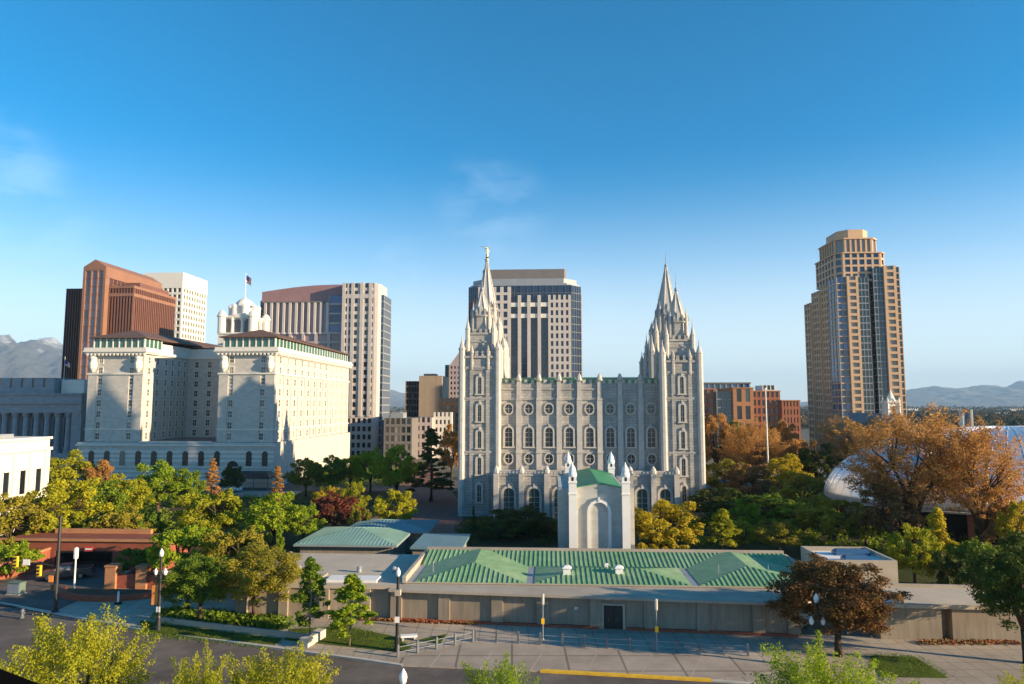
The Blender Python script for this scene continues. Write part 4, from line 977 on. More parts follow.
block(B, 'penthouse', 46.5, 55, 9, 26, hz + .6, hz + 5.6, {}, 'white_concrete', 'dark_glass')
fp2 = thing('flagpole', 'short flagpole with small red flag on the colonnaded building', 'flagpole', tuple(B.matrix_basis @ Vector((48, 8, hz + .6))), GR)
MB().lathe(0, 0, [(.1, 0), (.06, 13.0), (.14, 13.1), (.02, 13.3)], 8).build('pole', 'white_paint', fp2); flag(fp2, 10.0, 2.2, 1.9)
B = thing('white_building', 'sunlit cream building with tall dark windows at the left edge', 'building', (XA(48, 150, 450) - 30, 118, 0), GR)
hz = ZA(438.4, 150)
b = MB(); b.box(0, 29.7, 0, 32, 0, hz)
for k in range(8): b.box(29.698, 30, 32 - 1.3 - k*4.3, 32 - k*4.3 - .0 if k else 31.98, 0, hz - 2.4)
b.box(-.2, 30.35, -.35, 32.2, hz - 2.3, hz - 1.7); b.box(-.2, 30.2, -.2, 32.2, hz, hz + .5)
b.build('wall', 'cream_render', B)
wt_ = MB(); wt_.m = frame(90, 29.7, 0)
for k in range(7):
    for z, h_ in ((7.4, 4.8), (1.0, 4.2)):
        x = 32 - 3.6 - 4.3*k
        if x < 1: continue
        window(B, wt_.m @ Matrix.Translation((x, -.04, z)), 1.5, h_, 'dark_glass')
        wt_.box(x - .28, x - .01, -.16, 0, z - .2, z + h_ + .2); wt_.box(x + 1.51, x + 1.78, -.16, 0, z - .2, z + h_ + .2); wt_.box(x - .35, x + 1.85, -.2, 0, z + h_ + .2, z + h_ + .5)
wt_.build('window_trim', 'white_trim', B)
block(B, 'roof_plant', 22, 28, 18, 24, hz + .5, hz + 1.4, {}, 'grey_metal', 'dark_glass')

# domed hall, and the spired hall behind the orange trees
D = thing('dome_hall', 'silver domed hall with long rounded metal roof behind the orange trees', 'domed hall', (XA(829, 148) + 38.5, 148, 0), GR)
b = MB(); rings = []; n = 64
for k in range(17):
    a = (math.pi/2) * k / 16 * .995
    rings.append([(38.5*math.cos(a)**.86*math.cos(2*math.pi*i/n), 23.5*math.cos(a)**.86*math.sin(2*math.pi*i/n), 5.6 + 15.4*math.sin(a)**1.05) for i in range(n)])
b.loft(rings); b.build('dome', 'aluminium', D, True)
sb = MB()
for k in range(0, 16):
    pass
for i in range(0, n):
    pts = [Vector(r[i]) * 1.0 + Vector((0, 0, .05)) for r in rings[:-1]]; sb.tube(pts, .035, 4)
sb.build('seam', 'aluminium', D); D.children[-1]['kind'] = 'stuff'
b = MB(); b.lathe(0, 0, [(1, 5.3), (1.0, 5.62)], 48); b.v = [(x*39.6, y*24.6, z) for x, y, z in b.v]; b.build('eaves', 'tan_concrete', D)
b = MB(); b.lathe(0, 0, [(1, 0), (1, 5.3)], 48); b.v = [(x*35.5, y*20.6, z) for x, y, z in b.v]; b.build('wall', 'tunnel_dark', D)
for i in range(44):
    a = 2*math.pi*i/44; 
    if math.sin(a) < .25:
        q = MB(); q.box(-.5, .5, -1.3, 1.3, 0, 5.3); q.m = Matrix.Identity(4)
        o = q.build('pier', 'maroon_brick', D); o.location = (37*math.cos(a), 22.2*math.sin(a), 0); o.rotation_euler = (0, 0, a + math.pi/2)
B = thing('spired_hall', 'hall with small pale spire rising just above the orange tree tops', 'church hall', (XA(897, 195), 195, 0), GR)
b = MB(); b.box(-9, 9, 0, 30, 0, 15); b.build('wall', 'grey_stone', B)
b = MB(); b.loft([[(-9.5, y, 15), (9.5, y, 15), (0.2, y, 23), (-.2, y, 23)] for y in (-.4, 30.4)]); b.build('roof', 'mech_grey', B)
b = MB(); b.box(-1.5, 1.5, 2, 5, 20, 26.2); b.box(-1.9, 1.9, 1.6, 5.4, 26.2, 26.7)
for sx in (-1, 1):
    for sy in (0, 1): b.lathe(sx*1.6, 2 + sy*3, [(.28, 20), (.28, 26.9), (.02, 27.9)], 6)
b.lathe(0, 3.5, [(1.3, 26.7), (.12, 29.6), (.02, 30.6)], 8); b.build('spire', 'white_concrete', B)
MB().box(-.5, .5, 1.95, 2.02, 22, 25).build('louvre', 'dark_glass', B)

# red brick tunnel portal at the left
PY = 109.5; PX0 = XA(8, PY)
P_ = thing('tunnel_portal', 'red brick underpass portal with wide dark opening and brick terrace', 'tunnel portal', (PX0, PY, 0), GR)
oa, ob = XA(66, PY) - PX0, XA(124, PY) - PX0; pe = XA(176, PY) - PX0
b = MB(); b.box(0, oa, 0, 7, 0, 4.4); b.box(ob, pe, 0, 7, 0, 4.4); b.box(oa, ob, 0, 7, 2.9, 4.4); b.box(oa, ob, 6.5, 7, 0, 2.9); b.build('wall', 'maroon_brick', P_)
b = MB(); b.box(-.3, pe + .3, -.35, .4, 4.4, 4.7); b.box(4.5, pe - 6, 6.2, 6.8, 4.4, 5.1); b.build('coping', 'orange_brick', P_)
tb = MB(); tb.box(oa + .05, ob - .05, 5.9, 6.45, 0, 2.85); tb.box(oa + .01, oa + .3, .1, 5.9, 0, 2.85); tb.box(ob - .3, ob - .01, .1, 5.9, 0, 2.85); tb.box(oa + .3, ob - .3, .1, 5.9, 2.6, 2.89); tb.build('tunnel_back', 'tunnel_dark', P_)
b = MB(); q0 = (oa + ob) / 2; b.box(q0 + .4, q0 + 1.7, -.5, -.36, 2.95, 3.65); sg = b.build('sign', 'flag_red', P_); MB().box(q0 + .55, q0 + 1.55, -.53, -.502, 3.2, 3.4).build('sign_band', 'white_paint', sg)
w0, w1 = G(-25, 586), (XA(62, PY), PY - .1); lw = math.hypot(w1[0]-w0[0], w1[1]-w0[1])
t = thing('retaining_wall', 'sloping brick ramp wall with pale coping at the left edge', 'wall', (*w0, 0), math.atan2(w1[1]-w0[1], w1[0]-w0[0]))
b = MB(); b.loft([[(0, 0, 0), (lw, 0, 0), (lw, .6, 0), (0, .6, 0)], [(0, 0, 1.6), (lw, 0, 3.2), (lw, .6, 3.2), (0, .6, 1.6)]]); b.build('wall', 'maroon_brick', t)
b = MB(); b.loft([[(0, -.1, 1.6), (lw, -.1, 3.2), (lw, .7, 3.2), (0, .7, 1.6)], [(0, -.1, 1.85), (lw, -.1, 3.45), (lw, .7, 3.45), (0, .7, 1.85)]]); b.build('coping', 'orange_brick', t)
g1 = G(104, 590)
t = thing('retaining_wall', 'low red brick wall with two stout piers beside the underpass', 'wall', (g1[0], g1[1], 0), GR)
b = MB(); b.box(1.5, 9.5, .4, 1.0, 0, 2.0); b.box(0, .8, 1.5, 14, 0, 1.1)
n = 8
for i in range(n):
    a0, a1 = math.pi*1.0 + math.pi*.5*i/n, math.pi + math.pi*.5*(i+1)/n
    b.prism([(9.5 + 5*math.cos(a), -1.6 + 3*math.sin(a)*-1) for a in (a0, a1)] + [(9.5 + 5.5*math.cos(a), -1.6 + 3.5*math.sin(a)*-1) for a in (a1, a0)], 0, .95) if False else None
b.build('wall', 'maroon_brick', t)
for x in (.0, 4.4): q = MB(); q.box(x, x + 1.5, 0, 1.5, 0, 3.1); q.box(x - .1, x + 1.6, -.1, 1.6, 3.1, 3.3); q.build('pier', 'orange_brick', t)
t = thing('planter', 'curved red brick planter wall in front of the underpass piers', 'planter', (*G(120, 592), 0), GR)
b = MB(); n = 14
rg_ = [[(r*math.cos(math.pi*(1.05 + .9*i/n))*1.5, r*math.sin(math.pi*(1.05 + .9*i/n)), 0) for i in range(n + 1)] for r in (5.2, 4.7)]
for i in range(n): b.prism([rg_[0][i][:2], rg_[0][i+1][:2], rg_[1][i+1][:2], rg_[1][i][:2]], .1, .85)
b.build('wall', 'maroon_brick', t)
b = MB(); b.prism([p[:2] for p in rg_[1]], .1, .6); b.build('soil', 'soil', t)
# ramp roadway to the tunnel, with its painted lines
b = MB(); ra = [G(-60, 600), G(56, 612), G(100, 592), (XA(124, PY) , PY + 5), (XA(66, PY), PY + 5), G(40, 570), G(-60, 578)]
b.add([(x, y, .136) for x, y in ra], [tuple(range(7))]); struct('ramp_road', b, 'asphalt')
b = MB(); a, c = G(34, 592, .14), G(52, 588, .14); b.add([(a[0], a[1], .141), (c[0], c[1], .141), (c[0] + .3, c[1] + .8, .141), (a[0] + .3, a[1] + .8, .141)], [(0, 1, 2, 3)]); a, c = G(0, 580, .14), G(12, 578, .14); b.add([(a[0], a[1], .141), (c[0], c[1], .141), (c[0], c[1] + .8, .141), (a[0], a[1] + .8, .141)], [(0, 1, 2, 3)]); struct('painted_marking', b, 'yellow_paint')

# ================================================================== VEHICLE AND STREET FURNITURE
def wheel_mesh(r, w_):
    b = MB(); n = 16; prof = [(r*.62, -w_/2), (r*.96, -w_/2), (r, -w_*.3), (r, w_*.3), (r*.96, w_/2), (r*.62, w_/2)]
    rings = [[(q*math.cos(2*math.pi*i/n), y, q*math.sin(2*math.pi*i/n)) for i in range(n)] for q, y in prof]
    b.loft(rings, True); return b
def pickup(name, label, X, Y, rz, paint, z=.14):
    t = thing(name, label, 'pickup truck', (X, Y, z), rz)
    b = MB(); hw_ = .96
    side = [(-2.85, .55), (-2.85, 1.0), (-2.7, 1.12), (-.75, 1.12), (.95, 1.12), (2.45, 1.05), (2.8, .92), (2.85, .5)]
    b.loft([[(x, -hw_, z_) for x, z_ in side], [(x, -hw_*.99, z_) for x, z_ in side], [(x, hw_, z_) for x, z_ in side]])
    b.build('body', paint, t)
    MB().box(-2.7, -.85, -hw_ + .12, hw_ - .12, 1.121, 1.14).build('bed', 'rubber', t)
    k = MB()
    for s in (-1, 1): k.box(-2.7, -.8, s*(hw_ - .06) - .06, s*(hw_ - .06) + .06, 1.12, 1.32)
    k.box(-2.85, -2.72, -hw_, hw_, 1.12, 1.32); k.build('bed_side', paint, t)
    c = MB(); lo = [(-.75, -.9), (1.5, -.9), (1.5, .9), (-.75, .9)]; hi = [(-.62, -.74), (.72, -.74), (.72, .74), (-.62, .74)]
    c.loft([[(x, y, 1.12) for x, y in lo], [(x, y, 1.72) for x, y in hi], [(x*.97, y*.95, 1.78) for x, y in hi]]); cab = c.build('cab', paint, t)
    g = MB()
    g.add([(-.6, -.905, 1.18), (1.2, -.905, 1.18), (.68, -.765, 1.66), (-.5, -.765, 1.66)], [(0, 1, 2, 3)]); g.add([(-.6, .905, 1.18), (-.5, .765, 1.66), (.68, .765, 1.66), (1.2, .905, 1.18)], [(0, 1, 2, 3)])
    g.add([(1.48, -.8, 1.16), (1.48, .8, 1.16), (.80, .68, 1.68), (.80, -.68, 1.68)], [(0, 1, 2, 3)]); g.build('window', 'dark_glass', cab, fix=False)
    for x in (-1.75, 1.75):
        for s in (-1, 1):
            wb_ = wheel_mesh(.40, .26); o = wb_.build('wheel', 'rubber', t); o.location = (x, s*.86, .40)
            h_ = MB(); h_.m = Matrix.Rotation(math.pi/2, 4, 'X'); h_.lathe(0, 0, [(.24, -.14), (.22, .14)], 12); h_.build('rim', 'chrome', o)
    for s in (-1, 1): MB().box(2.80, 2.87, s*.72 - .16, s*.72 + .16, .72, .9).build('headlight', 'white_paint', t); MB().box(-2.88, -2.84, s*.85 - .08, s*.85 + .08, .75, 1.0).build('tail_light', 'flag_red', t)
    MB().box(2.82, 2.93, -.9, .9, .42, .6).build('bumper', 'chrome', t); MB().box(-2.95, -2.86, -.9, .9, .45, .62).build('bumper', 'chrome', t)
    return t
p_ = G(62, 581)
tr_ = pickup('pickup_truck', 'dark pickup truck leaving the brick underpass', p_[0], p_[1] + 1.0, R(197), 'truck_paint'); tr_.scale = (1.18, 1.18, 1.18)
c0 = pickup('pickup_truck', 'light coloured pickup parked by the hotel entrance awning', XA(236, 205), 204, R(176), 'white_paint', .04)
c0['category'] = 'pickup truck'

def street_lamp(label, X, Y, h_, arms=2, banner=True, group='ornamental black street lamps'):
    t = thing('street_lamp', label, 'street lamp', (X, Y, .13), GR, group)
    b = MB(); b.lathe(0, 0, [(.36, 0), (.36, .35), (.27, .5), (.25, 1.4), (.19, 1.55), (.17, h_*.5), (.14, h_ - 1.0), (.18, h_ - .95), (.12, h_ - .85)], 10); b.build('post', 'black_paint', t)
    def lantern(x, z, s=1.0):
        l = MB(); l.lathe(x, 0, [(.10*s, z), (.20*s, z + .1*s), (.26*s, z + .40*s), (.22*s, z + .6*s), (.10*s, z + .82*s), (.03*s, z + .95*s)], 10); l.build('lantern', 'white_paint', t, True)
    lantern(0, h_ - .9)
    if arms:
        a = MB(); a.tube([(-.55, 0, h_ - 2.95), (-.5, 0, h_ - 3.2), (0, 0, h_ - 3.3), (.5, 0, h_ - 3.2), (.55, 0, h_ - 2.95)], .07, 6); a.build('arm', 'black_paint', t)
        for s in (-1, 1): lantern(.55*s, h_ - 2.95, .85)
    if banner:
        a = MB(); a.tube([(0, 0, h_ - 4.0), (-.95, 0, h_ - 4.0)], .03); a.tube([(0, 0, h_ - 6.3), (-.95, 0, h_ - 6.3)], .03); a.build('banner_rod', 'black_paint', t)
        MB().box(-.92, -.16, -.015, .015, h_ - 6.25, h_ - 4.05).build('banner', 'orange_banner', t)
        MB().box(-.22, .22, -.17, -.14, h_ - 7.0, h_ - 6.4).build('sign', 'white_paint', t)
    return t
X, Y = G(158, 630, .13); street_lamp('three lantern black street lamp with orange banner on the left pavement', X, Y, 9.0)
X, Y = G(397, 651, .13); la = street_lamp('black street lamp beside the white bench and the end of the railing', X, Y, 8.4, 0, False)
MB().box(-.24, .24, -.27, -.2, 2.9, 3.5).build('sign', 'white_paint', la); MB().box(-.26, .3, -.3, .3, 5.6, 6.2).build('control_box', 'tan_concrete', la)
X, Y = G(819, 668, .13); street_lamp('black street lamp standing in front of the bronze red tree', X, Y, 7.0, 2, False)
X, Y = G(187, 612, .13); street_lamp('street lamp half hidden in the green tree near the orange banner', X, Y, 5.6, 0, False)
street_lamp('nearest street lamp, only its lantern top showing at the bottom edge', XA(407, 45), 45, 8.7, 0, False)

def signpost(label, X, Y, h_):
    t = thing('sign_post', label, 'sign post', (X, Y, .14), GR, 'pale posts along the railing')
    MB().lathe(0, 0, [(.13, 0), (.13, .3), (.06, .4), (.055, h_)], 8).build('post', 'grey_metal', t)
    MB().lathe(0, 0, [(.14, h_ - 1.1), (.17, h_ - 1.0), (.17, h_), (.05, h_ + .05)], 8).build('cap', 'kerb', t)
    MB().box(-.17, .17, -.14, -.1, 1.9, 2.5).build('sign', 'signal_yellow', t)
X, Y = G(543, 642, .14); signpost('sunlit pale post with small yellow sign by the railing', X, Y, 5.0)
X, Y = G(657, 651, .14); signpost('shaded post with orange sign right of the wall door', X, Y, 5.2)

# tall traffic signal pole with two heads on its arm
X, Y = G(55, 612, .13)
t = thing('traffic_signal', 'tall dark traffic signal pole with yellow heads over the underpass road', 'traffic signal', (X, Y, .13), GR)
MB().lathe(0, 0, [(.38, 0), (.38, .4), (.24, .5), (.17, 11.6), (.03, 11.8)], 10).build('pole', 'black_paint', t)
MB().tube([(0, 0, 5.4), (-1.8, 0, 5.75), (-5.9, .2, 5.95)], [.1, .08, .06]).build('mast_arm', 'black_paint', t)
for x, z in ((-2.15, 4.9), (-5.2, 5.95)):
    h0 = MB(); h0.box(x - .24, x + .24, -.42, -.12, z - .55, z + .75); hd = h0.build('signal_head', 'signal_yellow', t)
    for k in range(3):
        v = MB(); v.m = Matrix.Translation((x, -.42, z - .32 + .42*k)) @ Matrix.Rotation(math.pi/2, 4, 'X'); v.lathe(0, 0, [(.15, 0), (.15, .12)], 10); v.build('visor', 'black_paint', hd)
MB().box(-4.4, -3.5, -.16, -.12, 5.6, 6.3).build('sign', 'white_paint', t)
MB().box(-.95, -.35, -.2, -.14, 3.6, 4.4).build('sign', 'orange_banner', t)
q = MB(); q.box(-.45, .05, -.45, -.15, 2.6, 3.4); q.build('signal_head', 'black_paint', t)
X, Y = G(74, 590, .13)
t = thing('sign_post', 'pale post with a narrow white sign before the dark underpass', 'sign post', (X, Y, .13), GR)
MB().lathe(0, 0, [(.12, 0), (.1, 4.2)], 8).build('post', 'white_roof', t); MB().lathe(0, 0, [(.26, 4.2), (.3, 4.4), (.3, 5.6), (.1, 5.75)], 8).build('cap', 'white_roof', t)
X, Y = G(118, 604, .13)
t = thing('bollard', 'short white bollard on a dark base in the shaded forecourt', 'bollard', (X, Y, .13), 0)
MB().lathe(0, 0, [(.45, 0), (.42, .22), (.2, .25)], 8).build('base', 'rubber', t); MB().lathe(0, 0, [(.14, .25), (.12, 1.5), (.05, 1.6)], 8).build('post', 'white_paint', t)
X, Y = G(16, 594, .13)
t = thing('utility_cabinet', 'grey green utility cabinet on the pavement at the left edge', 'cabinet', (X, Y, .13), R(-10))
b = MB(); b.box(-.95, .95, -.5, .5, .1, 1.5); b.box(-1.0, 1.0, -.55, .55, 1.5, 1.6); b.build('housing', 'cabinet_green', t); MB().box(-1.05, 1.05, -.6, .6, 0, .1).build('plinth', 'kerb', t)
for s in (-1, 1): MB().box(s*.47 - .42, s*.47 + .42, -.53, -.501, .2, 1.4).build('door', 'grey_metal', t)
X, Y = G(22, 618, .13)
t = thing('fire_hydrant', 'small dark hydrant at the kerb on the far left', 'hydrant', (X, Y, .13), GR)
b = MB(); b.lathe(0, 0, [(.26, 0), (.26, .1), (.17, .12), (.17, .75), (.24, .78), (.24, .86), (.18, .95), (.06, 1.08)], 10); b.build('barrel', 'grey_paint', t)
for s_x in (-1, 1): q = MB(); q.m = Matrix.Translation((0, 0, .58)) @ Matrix.Rotation(R(90*s_x), 4, 'Y'); q.lathe(0, 0, [(.1, .15), (.1, .32)], 8); q.build('outlet', 'grey_paint', t)

# railing along the drop-off
def rail(label, a, c, n, group='railings along the drop-off'):
    t = thing('railing', label, 'railing', (a[0], a[1], .14), math.atan2(c[1]-a[1], c[0]-a[0]), group); l_ = math.hypot(c[0]-a[0], c[1]-a[1])
    for i in range(n):
        x = l_*i/(n - 1); b = MB(); b.box(x - .10, x + .10, -.10, .10, 0, 1.1); b.lathe(x, 0, [(.14, 1.1), (.14, 1.16), (.02, 1.28)], 4); b.build('post', 'grey_paint', t)
    for z in (.45, .95): MB().tube([(0, 0, z), (l_, 0, z)], .03, 5).build('rail', 'grey_metal', t)
rail('short sunlit railing slanting from the street lamp to the corner', G(398, 657, .14), G(473, 641.5, .14), 5)
rail('long thin railing running along the shaded drop-off below the wall', G(475, 641, .14), G(748, 656, .14), 13)
X, Y = G(409, 640, .14)
t = thing('stone_bench', 'white stone bench on the grass beside the street lamp', 'bench', (X, Y, .16), R(10))
b = MB(); b.box(-.9, .9, -.35, .35, .34, .5); b.build('seat', 'white_paint', t)
for s in (-1, 1): MB().box(s*.65 - .12, s*.65 + .12, -.28, .28, 0, .34).build('leg', 'kerb', t)
t = thing('flagpole', 'tall bare white pole rising from the trees right of the temple', 'flagpole', (XA(766, 190), 190, 0), 0)
MB().lathe(0, 0, [(.4, 0), (.4, .5), (.26, .6), (.14, 29.6), (.3, 29.7), (.3, 30.1), (.05, 30.3)], 10).build('pole', 'white_paint', t)
MB().lathe(0, 0, [(.7, 0), (.7, .4)], 12).build('base', 'kerb', t)
# low planter wall along the verge
t = thing('planter_wall', 'low concrete planter edge in front of the left street trees', 'wall', (*G(160, 622.5, .13), .13), math.atan2(G(285, 637)[1]-G(160, 622)[1], G(285, 637)[0]-G(160, 622)[0]))
MB().box(0, 21, 0, .35, 0, .55).build('wall', 'tan_concrete', t); MB().box(20.4, 21.4, -2.0, 1.4, 0, .9).build('end_wall', 'kerb', t)
# dark ledge of the roof the picture was taken from
b = MB(); b.loft([[(-9, 7.6, 22.2), (-4.9, 6.35, 22.2), (-3.75, 5.85, 22.2), (-2.9, 5.35, 22.2), (-2.3, 4.6, 22.2), (-2.6, 3.6, 22.2), (-9, 3.8, 22.2)], [(-9, 7.7, 23.2), (-4.8, 6.4, 23.2), (-3.7, 5.9, 23.12), (-2.85, 5.4, 23.0), (-2.3, 4.6, 22.9), (-2.6, 3.6, 23.1), (-9, 3.8, 23.2)]])
o = b.build('roof_ledge', 'ledge_black'); tag(o, 'black roof ledge in the lower left corner below the viewpoint', 'roof ledge')

# ================================================================== TREES
def tree_proto(seed, kind, n_leaf, leaf, nclump, sprig=0):
    """crown and trunk meshes in units of the crown's half width; returns (crown, trunk, height in those units)"""
    rg = np.random.default_rng(seed)
    asp = {'round': 2.5, 'wide': 2.0, 'young': 4.2, 'vase': 2.6, 'conifer': 4.6, 'shrub': 1.7, 'cypress': 6.0}[kind]
    C = []
    for i in range(nclump):
        while True:
            v = rg.normal(size=3); v /= np.linalg.norm(v)
            r = rg.uniform(.35, 1.0) ** .55
            p = v * r
            if kind in ('round', 'wide', 'vase', 'shrub'):
                if v[2] < -.75: continue
            break
        if kind == 'young':
            z = rg.uniform(0, 1) ** .9; rad = (1 - z) ** .75 * (.55 + .45*min(1, z*5)); a = rg.uniform(0, 6.28); q = rad * rg.uniform(.35, .95)
            p = np.array([q*math.cos(a), q*math.sin(a), z*2 - 1])
        if kind in ('conifer', 'cypress'):
            z = rg.uniform(0, 1); rad = (1 - z) ** .8 * (1.0 if kind == 'conifer' else .95); a = rg.uniform(0, 6.28); q = rad * rg.uniform(.4, .98)
            p = np.array([q*math.cos(a), q*math.sin(a), z*2 - 1])
        C.append(p)
    C = np.array(C)
    zlo, zhi = {'round': (.16, .95), 'wide': (.14, .94), 'young': (.24, .97), 'vase': (.20, .95), 'conifer': (.06, .99), 'shrub': (.05, .92), 'cypress': (.03, .99)}[kind]
    hz_ = (zhi - zlo) / 2 * asp; zc = (zhi + zlo) / 2 * asp
    lump = rg.uniform(.86, 1.12, len(C))
    Cw = np.stack([C[:, 0]*.92*lump, C[:, 1]*.92*lump, zc + C[:, 2]*hz_*.92*lump + (0)], 1)
    if kind == 'vase': Cw[:, :2] *= (.55 + .5*np.clip((Cw[:, 2:3]/asp - .25)/.5, 0, 1)); 
    cr = rg.uniform(.18, .36, len(C)) * {'young': .95, 'conifer': .6, 'cypress': .55, 'vase': .95}.get(kind, 1.0)
    wt = cr ** 2.2; ids = rg.choice(len(C), n_leaf, p=wt/wt.sum())
    d = rg.normal(size=(n_leaf, 3)); d /= np.linalg.norm(d, axis=1)[:, None]
    rad = rg.uniform(.25, 1.0, n_leaf) ** .6 * (1 + .15*rg.normal(size=n_leaf))
    flat = np.array([1, 1, .62 if kind != 'conifer' else .35])
    spr = {'round': .30, 'wide': .34, 'shrub': .5, 'young': .35, 'vase': .75, 'conifer': 0, 'cypress': 0}[kind] if not sprig else sprig
    ax = C * np.array([1, 1, .6]) + np.array([0, 0, .75]) + rg.normal(size=C.shape)*.35; ax /= np.linalg.norm(ax, axis=1)[:, None]
    tpos = rg.uniform(-.35, 1.0, n_leaf); thin = 1 - .62*np.clip(tpos, 0, 1) * (1 if spr > .25 else 0)
    P = Cw[ids] + d * (rad * cr[ids] * (1 - .45*min(1, spr*1.4)) * thin)[:, None] * flat * np.array([1, 1, hz_**.4]) + ax[ids] * (tpos * spr * cr[ids] * 1.5)[:, None]
    nrm = d*.6 + rg.normal(size=(n_leaf, 3))*.55 + np.array([0, 0, .35]); nrm /= np.linalg.norm(nrm, axis=1)[:, None]
    tt = np.cross(nrm, rg.normal(size=(n_leaf, 3))); tt /= np.linalg.norm(tt, axis=1)[:, None]; bt = np.cross(nrm, tt)
    s1 = leaf * rg.uniform(.6, 1.35, n_leaf)[:, None]; s2 = s1 * rg.uniform(.45, .75, n_leaf)[:, None]
    V_ = np.empty((n_leaf, 4, 3)); V_[:, 0] = P + tt*s1; V_[:, 1] = P + bt*s2; V_[:, 2] = P - tt*s1; V_[:, 3] = P - bt*s2
    me = bpy.data.meshes.new('crown'); nv = n_leaf*4
    me.vertices.add(nv); me.vertices.foreach_set('co', V_.reshape(-1)); me.loops.add(nv); me.loops.foreach_set('vertex_index', np.arange(nv, dtype=np.int32))
    me.polygons.add(n_leaf); me.polygons.foreach_set('loop_start', np.arange(0, nv, 4, dtype=np.int32)); me.polygons.foreach_set('loop_total', np.full(n_leaf, 4, dtype=np.int32))
    tint = np.clip(rg.uniform(0, 1, len(C))[ids]*.6 + rg.uniform(0, 1, n_leaf)*.4, 0, 1)
    at = me.attributes.new('tint', 'FLOAT', 'FACE'); at.data.foreach_set('value', tint.astype(np.float32)); me.update()
    # trunk with limbs that reach into the clumps
    b = MB(); tr = {'round': .055, 'wide': .06, 'young': .045, 'vase': .06, 'conifer': .06, 'shrub': .03, 'cypress': .05}[kind]
    if kind in ('conifer', 'cypress', 'young'):
        b.tube([(0, 0, 0), (.02, 0, asp*.3), (-.01, .02, asp*.65), (0, 0, asp*.96)], [tr*1.3, tr, tr*.6, tr*.12], 7)
        idx = rg.choice(len(C), min(26, len(C)), replace=False)
        for k in idx:
            c = Cw[k]; z = max(asp*.15, c[2] - (.12 if kind != 'young' else .35)); b.tube([(0, 0, z), tuple(c)], [tr*.28, tr*.08], 4)
    else:
        f0 = asp * {'round': .24, 'wide': .2, 'vase': .2, 'shrub': .05}[kind]
        b.tube([(0, 0, 0), (.01, .01, f0*.5), (.02, 0, f0)], [tr*1.35, tr*1.05, tr], 8)
        main = []
        for k in range(6):
            a = k*1.05 + rg.uniform(-.3, .3); r_ = rg.uniform(.22, .42); m_ = np.array([r_*math.cos(a), r_*math.sin(a), f0 + (asp*.6 - f0)*rg.uniform(.55, 1)])
            mid = np.array([m_[0]*.45, m_[1]*.45, f0 + (m_[2]-f0)*.6]); b.tube([(.02, 0, f0*.96), tuple(mid), tuple(m_)], [tr*.62, tr*.45, tr*.34], 6); main.append(m_)
        idx = rg.choice(len(C), min({'vase': 60}.get(kind, 34), len(C)), replace=False)
        for k in idx:
            c = Cw[k]; j = int(np.argmin([np.linalg.norm(c - m_) for m_ in main])); s0 = main[j]
            mid = (s0 + c)/2 + np.array([0, 0, .06*asp*.3]) + rg.normal(size=3)*.04; b.tube([tuple(s0), tuple(mid), tuple(c)], [tr*.32, tr*.2, tr*.07], 5)
    tm = bpy.data.meshes.new('trunk'); tm.from_pydata(b.v, [], b.f); tm.polygons.foreach_set('use_smooth', [True]*len(tm.polygons))
    return me, tm, asp
PROTO = {}
SPEC = {'round': (11000, .041, 64, 3), 'wide': (12000, .040, 70, 3), 'young': (7500, .060, 64, 2), 'vase': (30000, .0175, 190, 2), 'conifer': (8000, .058, 100, 2), 'shrub': (7500, .056, 36, 3), 'cypress': (3000, .12, 60, 1),
        'near': (42000, .0150, 170, 3), 'big': (30000, .0255, 130, 2)}
def proto(kind, k):
    n_leaf, leaf, nc, nvar = SPEC[kind]; k %= nvar
    if (kind, k) not in PROTO:
        g = {'near': 'wide', 'big': 'round'}.get(kind, kind)
        PROTO[(kind, k)] = tree_proto(100 + k*17 + len(kind)*7, g, n_leaf, leaf, nc, {'near': .85}.get(kind, 0))
    return PROTO[(kind, k)]
MCACHE = {}
def withmat(me, m):
    if (me.name, m) not in MCACHE:
        c = me.copy(); c.materials.clear(); c.materials.append(MATS[m]); MCACHE[(me.name, m)] = c
    return MCACHE[(me.name, m)]
TN = [0]
def tree(name, kind, leaf, px, ytop, wpx, Y, label, group, bark='bark', cat='tree', z0=0.0, xoff=0):
    TN[0] += 1
    cm, tm, asp = proto(kind, TN[0])
    h_ = (ZA(ytop, Y) - z0) / .99; r_ = wpx / 2 / F * Y * 1.08
    t = thing(name, label, cat, (XA(px, Y), Y, z0), random.uniform(0, 6.28), group)
    t.scale = (r_, r_, h_/asp)
    link('crown', withmat(cm, leaf), t); link('trunk', withmat(tm, bark), t)
    return t
gN = 'street trees on the near pavement'; gS = 'street trees on the far pavement'; gL = 'trees in the garden on the left'; gH = 'trees in front of the hotel'; gM = 'trees between hotel and temple'
gT = 'trees in the temple garden'; gR = 'trees at the right'; gO = 'orange budding trees'
YG, GN, BG, DK, OL, YE, OR, BR, RD, BZ, DG = ('leaf_yellowgreen', 'leaf_green', 'leaf_brightgreen', 'leaf_dark', 'leaf_olive', 'leaf_yellow', 'leaf_orange', 'leaf_brown', 'leaf_red', 'leaf_bronze', 'leaf_deepgreen')
